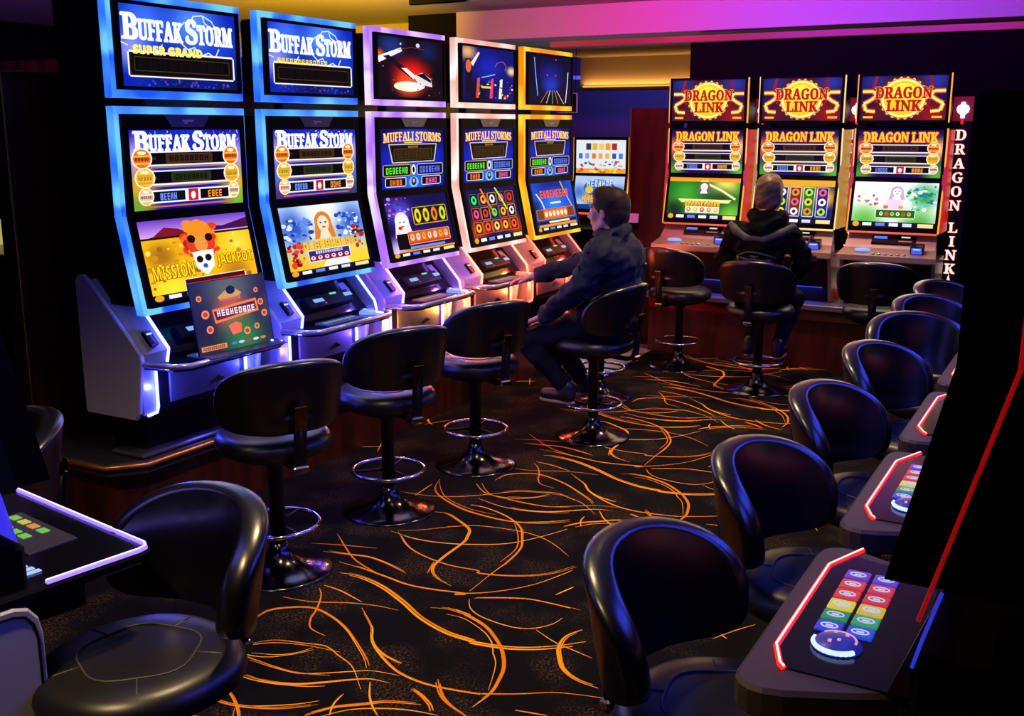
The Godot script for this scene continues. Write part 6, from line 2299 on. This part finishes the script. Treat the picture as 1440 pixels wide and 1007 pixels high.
	blob(st, [[Vector3(0, 0.70, -0.04), Vector3(0, 0.98, -0.03), 0.10, 0.10], [Vector3(0, 0.98, -0.03), Vector3(-0.02, 1.16, -0.035), 0.09, 0.05], [Vector3(-0.14, 1.07, -0.03), Vector3(0.14, 1.07, -0.03), 0.045, 0.045],
		[Vector3(0.17, 1.07, -0.03), Vector3(0.26, 0.88, 0.04), 0.036, 0.034], [Vector3(0.26, 0.88, 0.04), kl, 0.032, 0.025], [Vector3(-0.17, 1.07, -0.03), Vector3(-0.26, 0.88, 0.04), 0.036, 0.034], [Vector3(-0.26, 0.88, 0.04), kr, 0.032, 0.025],
		[Vector3(0.08, 0.68, -0.04), Vector3(0.12, 0.59, 0.40), 0.06, 0.05], [Vector3(-0.08, 0.68, -0.04), Vector3(-0.12, 0.59, 0.40), 0.06, 0.05], [Vector3(0.12, 0.59, 0.40), Vector3(0.10, 0.31, 0.16), 0.045, 0.035], [Vector3(-0.12, 0.59, 0.40), Vector3(-0.10, 0.31, 0.16), 0.045, 0.035]], 0.014, 0.04)
	blob(st, head_bones(hc), 0.007, 0.014)
	blob(st, hand_bones(kl, Vector3(-0.3, -0.55, 0.78).normalized(), Vector3(0, 0.82, 0.57).normalized(), Vector3(-0.93, 0.1, -0.3).normalized(), 0.3), 0.005, 0.007)
	blob(st, hand_bones(kr, Vector3(0.3, -0.55, 0.78).normalized(), Vector3(0, 0.82, 0.57).normalized(), Vector3(0.93, 0.1, -0.3).normalized(), 0.3), 0.005, 0.007)
	var kid := person("person with short sandy hair in a black hooded top at the far machines", Vector3(-1.94, 0, -6.90), 180.0, st)
	eyes(kid, hc)
	st = mk()
	blob(st, [[hc + Vector3(0, 0.045, -0.025), Vector3(0.09, 0.098, 0.11)], [hc + Vector3(0, -0.01, -0.05), Vector3(0.082, 0.10, 0.074)], [hc + Vector3(0.01, 0.10, 0.03), Vector3(0.06, 0.035, 0.055)]], 0.007, 0.02, 0.012, func(p: Vector3) -> float:
		var q := p - hc
		return minf(-0.757 * (q.z - 0.080) + 0.653 * (q.y - 0.055), q.y + 0.095))
	part(kid, "hair", st, mat("sandy_hair"), "short sandy hair")
	st = mk()
	blob(st, [[Vector3(0, 0.70, -0.04), Vector3(0, 0.86, -0.03), 0.135, 0.14], [Vector3(0, 0.86, -0.03), Vector3(0, 1.0, -0.03), 0.14, 0.135], [Vector3(-0.08, 1.02, -0.03), Vector3(0.08, 1.02, -0.03), 0.115, 0.115],
		[Vector3(0, 1.08, -0.03), Vector3(0.17, 1.06, -0.03), 0.075, 0.072], [Vector3(0, 1.08, -0.03), Vector3(-0.17, 1.06, -0.03), 0.075, 0.072],
		[Vector3(0.18, 1.05, -0.03), Vector3(0.275, 0.88, 0.04), 0.072, 0.06], [Vector3(0.275, 0.88, 0.04), Vector3(0.12, 0.755, 0.22), 0.06, 0.046], [Vector3(-0.18, 1.05, -0.03), Vector3(-0.275, 0.88, 0.04), 0.072, 0.06], [Vector3(-0.275, 0.88, 0.04), Vector3(-0.12, 0.755, 0.22), 0.06, 0.046]], 0.011, 0.035, 0.02)
	var top := part(kid, "hooded_top", st, mat("black_cloth"), "black hooded top")
	st = mk()
	blob(st, [[Vector3(-0.03, 1.165, -0.095), Vector3(0.105, 0.062, 0.065)], [Vector3(-0.02, 1.12, -0.125), Vector3(0.075, 0.07, 0.05)], [Vector3(0.06, 1.185, -0.04), Vector3(0.045, 0.05, 0.07)], [Vector3(-0.12, 1.185, -0.04), Vector3(0.045, 0.05, 0.07)]], 0.009, 0.03, 0.016)
	part(top, "hood", st, mat("black_cloth"))
	st = mk()
	blob(st, [[Vector3(0.205, 1.115, -0.045), Vector3(0.15, 1.085, -0.125), 0.026, 0.026], [Vector3(0.15, 1.085, -0.125), Vector3(0.07, 1.045, -0.155), 0.024, 0.022], [Vector3(0.07, 1.045, -0.155), Vector3(-0.05, 1.04, -0.157), 0.018, 0.018], [Vector3(-0.05, 1.04, -0.157), Vector3(-0.14, 1.08, -0.128), 0.022, 0.024], [Vector3(-0.14, 1.08, -0.128), Vector3(-0.20, 1.115, -0.045), 0.026, 0.026]], 0.008, 0.015)
	part(top, "grey_yoke", st, mat("grey_cloth"), "grey band across the shoulders")
	st = mk()
	for line in [[[0.12, 0.93], [0.06, 0.955], [-0.01, 0.955], [-0.07, 0.94], [-0.12, 0.915]], [[0.11, 0.915], [0.05, 0.905], [0.0, 0.912], [-0.05, 0.90], [-0.10, 0.905]], [[0.03, 0.93], [0.0, 0.925], [-0.02, 0.933]]]:
		var path := []
		for q in line:
			path.append(Vector3(q[0], q[1], -0.03 - sqrt(maxf(0.001, 0.147 * 0.147 - q[0] * q[0] * 0.9)) - 0.004))
		tube(st, path, 0.007, 6)
	part(top, "back_print", st, mat("grey_cloth"))
	st = mk()
	blob(st, [[Vector3(-0.07, 0.68, -0.06), Vector3(0.07, 0.68, -0.06), 0.105, 0.105]] + leg_bones(1.0, Vector3(0.12, 0.585, 0.40), Vector3(0.10, 0.315, 0.15), 0.088) + leg_bones(-1.0, Vector3(-0.12, 0.585, 0.40), Vector3(-0.10, 0.315, 0.15), 0.088), 0.012, 0.04, 0.012)
	part(kid, "trousers", st, mat("trouser_cloth"), "dark trousers")
	shoe(kid, Vector3(0.10, 0.305, 0.13))
	shoe(kid, Vector3(-0.10, 0.305, 0.13))

const CARPET := [
	[2, -2.26, -2.91, -2.14, -2.81, -2.07, -2.72, -1.98, -2.65, -1.87, -2.59, -1.76, -2.57, -1.66, -2.58, -1.57, -2.6, -1.55, -2.61, -1.46, -2.66, -1.37, -2.72, -1.29, -2.75, -1.21, -2.77],
	[2, -2.11, -2.77, -2.04, -2.7, -1.97, -2.66, -1.89, -2.64],
	[2, -2.55, -2.63, -2.55, -2.72, -2.5, -2.78, -2.42, -2.82, -2.32, -2.8, -2.21, -2.75, -2.11, -2.68, -2.02, -2.61, -1.97, -2.56],
	[1, -2.51, -2.97, -2.46, -2.92, -2.4, -2.82, -2.37, -2.75, -2.32, -2.69, -2.24, -2.67],
	[1, -2.58, -2.84, -2.46, -2.86, -2.33, -2.92, -2.23, -2.95, -2.13, -2.96],
	[1, -2.51, -3, -2.42, -2.99, -2.29, -2.95],
	[3, -2.53, -3.12, -2.44, -3.13, -2.31, -3.1, -2.16, -3.03, -2.02, -2.95, -1.88, -2.9, -1.77, -2.89, -1.76, -2.88, -1.65, -2.9, -1.56, -2.94, -1.48, -3, -1.41, -3.07],
	[2, -2.6, -3.21, -2.48, -3.2, -2.35, -3.18, -2.23, -3.16, -2.12, -3.17, -1.99, -3.2, -2.02, -3.18, -1.93, -3.24, -1.85, -3.32, -1.78, -3.43, -1.72, -3.6],
	[1, -2.8, -3.45, -2.68, -3.35, -2.56, -3.26, -2.42, -3.2, -2.3, -3.17],
	[2, -2.73, -3.27, -2.62, -3.29, -2.52, -3.31, -2.41, -3.29, -2.29, -3.25],
	[1, -2.83, -3.31, -2.69, -3.36, -2.55, -3.4],
	[1, -2.43, -2.5, -2.37, -2.56, -2.27, -2.59, -2.19, -2.61, -2.11, -2.58, -2.02, -2.54, -1.91, -2.44],
	[1, -2.38, -2.45, -2.3, -2.48, -2.25, -2.52, -2.22, -2.58],
	[1, -2.35, -2.41, -2.25, -2.41, -2.15, -2.42, -2.08, -2.46, -2.01, -2.51, -1.95, -2.55, -1.85, -2.57],
	[2, -2.3, -2.33, -2.2, -2.33, -2.11, -2.36, -2.04, -2.41, -1.98, -2.46, -1.92, -2.5, -1.85, -2.51],
	[1, -2.17, -2.18, -2.1, -2.22, -2.03, -2.27, -1.98, -2.32],
	[2, -1.97, -2.23, -1.92, -2.31, -1.85, -2.37, -1.79, -2.42, -1.69, -2.46],
	[1, -1.92, -2.25, -1.87, -2.32, -1.8, -2.37, -1.71, -2.41, -1.61, -2.43],
	[1, -1.94, -2.39, -1.93, -2.33, -1.9, -2.27],
	[1, -1.91, -2.49, -1.86, -2.42, -1.81, -2.37, -1.77, -2.34],
	[2, -1.77, -2.52, -1.72, -2.5, -1.67, -2.47, -1.64, -2.44],
	[2, -1.73, -2.61, -1.67, -2.54, -1.61, -2.5, -1.53, -2.47],
	[3, -2.04, -3.04, -1.97, -3.06, -1.88, -3.05, -1.89, -3.05, -1.79, -3.01, -1.71, -2.95, -1.64, -2.88, -1.58, -2.79, -1.55, -2.71, -1.53, -2.62, -1.54, -2.52],
	[1, -1.96, -3.02, -1.88, -3.02, -1.77, -2.97, -1.7, -2.91, -1.66, -2.85, -1.61, -2.78, -1.55, -2.63],
	[1, -1.95, -3.17, -1.91, -3.11, -1.85, -3.07, -1.76, -3.05, -1.68, -3.05, -1.62, -3.08, -1.58, -3.14, -1.57, -3.2],
	[2, -2.58, -3.6, -2.46, -3.49, -2.34, -3.43, -2.19, -3.4, -2.06, -3.41, -2.04, -3.39, -1.94, -3.42, -1.85, -3.47, -1.78, -3.54, -1.73, -3.64],
	[2, -1.94, -3.19, -1.85, -3.24, -1.76, -3.28, -1.67, -3.29, -1.54, -3.29],
	[1, -1.68, -3.36, -1.65, -3.46],
	[2, -1.46, -3.15, -1.49, -3.08, -1.48, -3, -1.45, -2.94, -1.4, -2.87, -1.33, -2.83, -1.25, -2.82],
	[1, -1.61, -3.07, -1.51, -3.02, -1.43, -3, -1.35, -2.98],
	[1, -1.42, -2.57, -1.32, -2.59],
	[2, -2.61, -3.88, -2.52, -3.9, -2.42, -3.85, -2.32, -3.78, -2.28, -3.7, -2.26, -3.63, -2.25, -3.46, -2.23, -3.35, -2.17, -3.28, -2.07, -3.24],
	[1, -2.26, -3.4, -2.22, -3.29],
	[2, -2.61, -3.59, -2.47, -3.57, -2.33, -3.59, -2.21, -3.64, -2.1, -3.71, -2.02, -3.82, -1.94, -3.99],
	[1, -2.59, -3.61, -2.5, -3.67, -2.4, -3.77, -2.31, -3.83, -2.18, -3.86, -2.04, -3.86, -1.92, -3.81, -1.8, -3.72],
	[2, -2.81, -4.29, -2.75, -4.15, -2.65, -4.06, -2.49, -3.98, -2.34, -3.95, -2.2, -3.95, -2.07, -4, -1.97, -4.08],
	[1, -2.8, -4.27, -2.65, -4.09, -2.46, -4, -2.3, -3.99],
	[2, -2.48, -4.05, -2.39, -4.05, -2.25, -4, -2.13, -3.91, -2.06, -3.8, -2.01, -3.69, -1.99, -3.54, -1.99, -3.45, -1.98, -3.23],
	[1, -2.18, -3.94, -2.09, -3.81, -2.03, -3.68, -2.02, -3.53],
	[1, -2.89, -4.04, -2.75, -4.05, -2.61, -4.1, -2.5, -4.19, -2.38, -4.31, -2.26, -4.36, -2.12, -4.38],
	[1, -2.61, -4.32, -2.51, -4.23, -2.42, -4.21, -2.32, -4.23, -2.25, -4.29, -2.21, -4.35],
	[1, -2.59, -4.34, -2.47, -4.22, -2.34, -4.2, -2.17, -4.2, -2.05, -4.24],
	[1, -2.49, -4.14, -2.35, -4.1, -2.22, -4.1, -2.09, -4.14, -2.02, -4.18],
	[1, -2.78, -4.02, -2.8, -4.21],
	[2, -1.14, -4.5, -1.07, -4.56, -0.97, -4.62],
	[1, -1.05, -4.68, -0.96, -4.51],
	[2, -1.1, -3.44, -1.05, -3.37, -1, -3.33],
	[1, -1.04, -3.31, -0.99, -3.41, -0.94, -3.49],
]
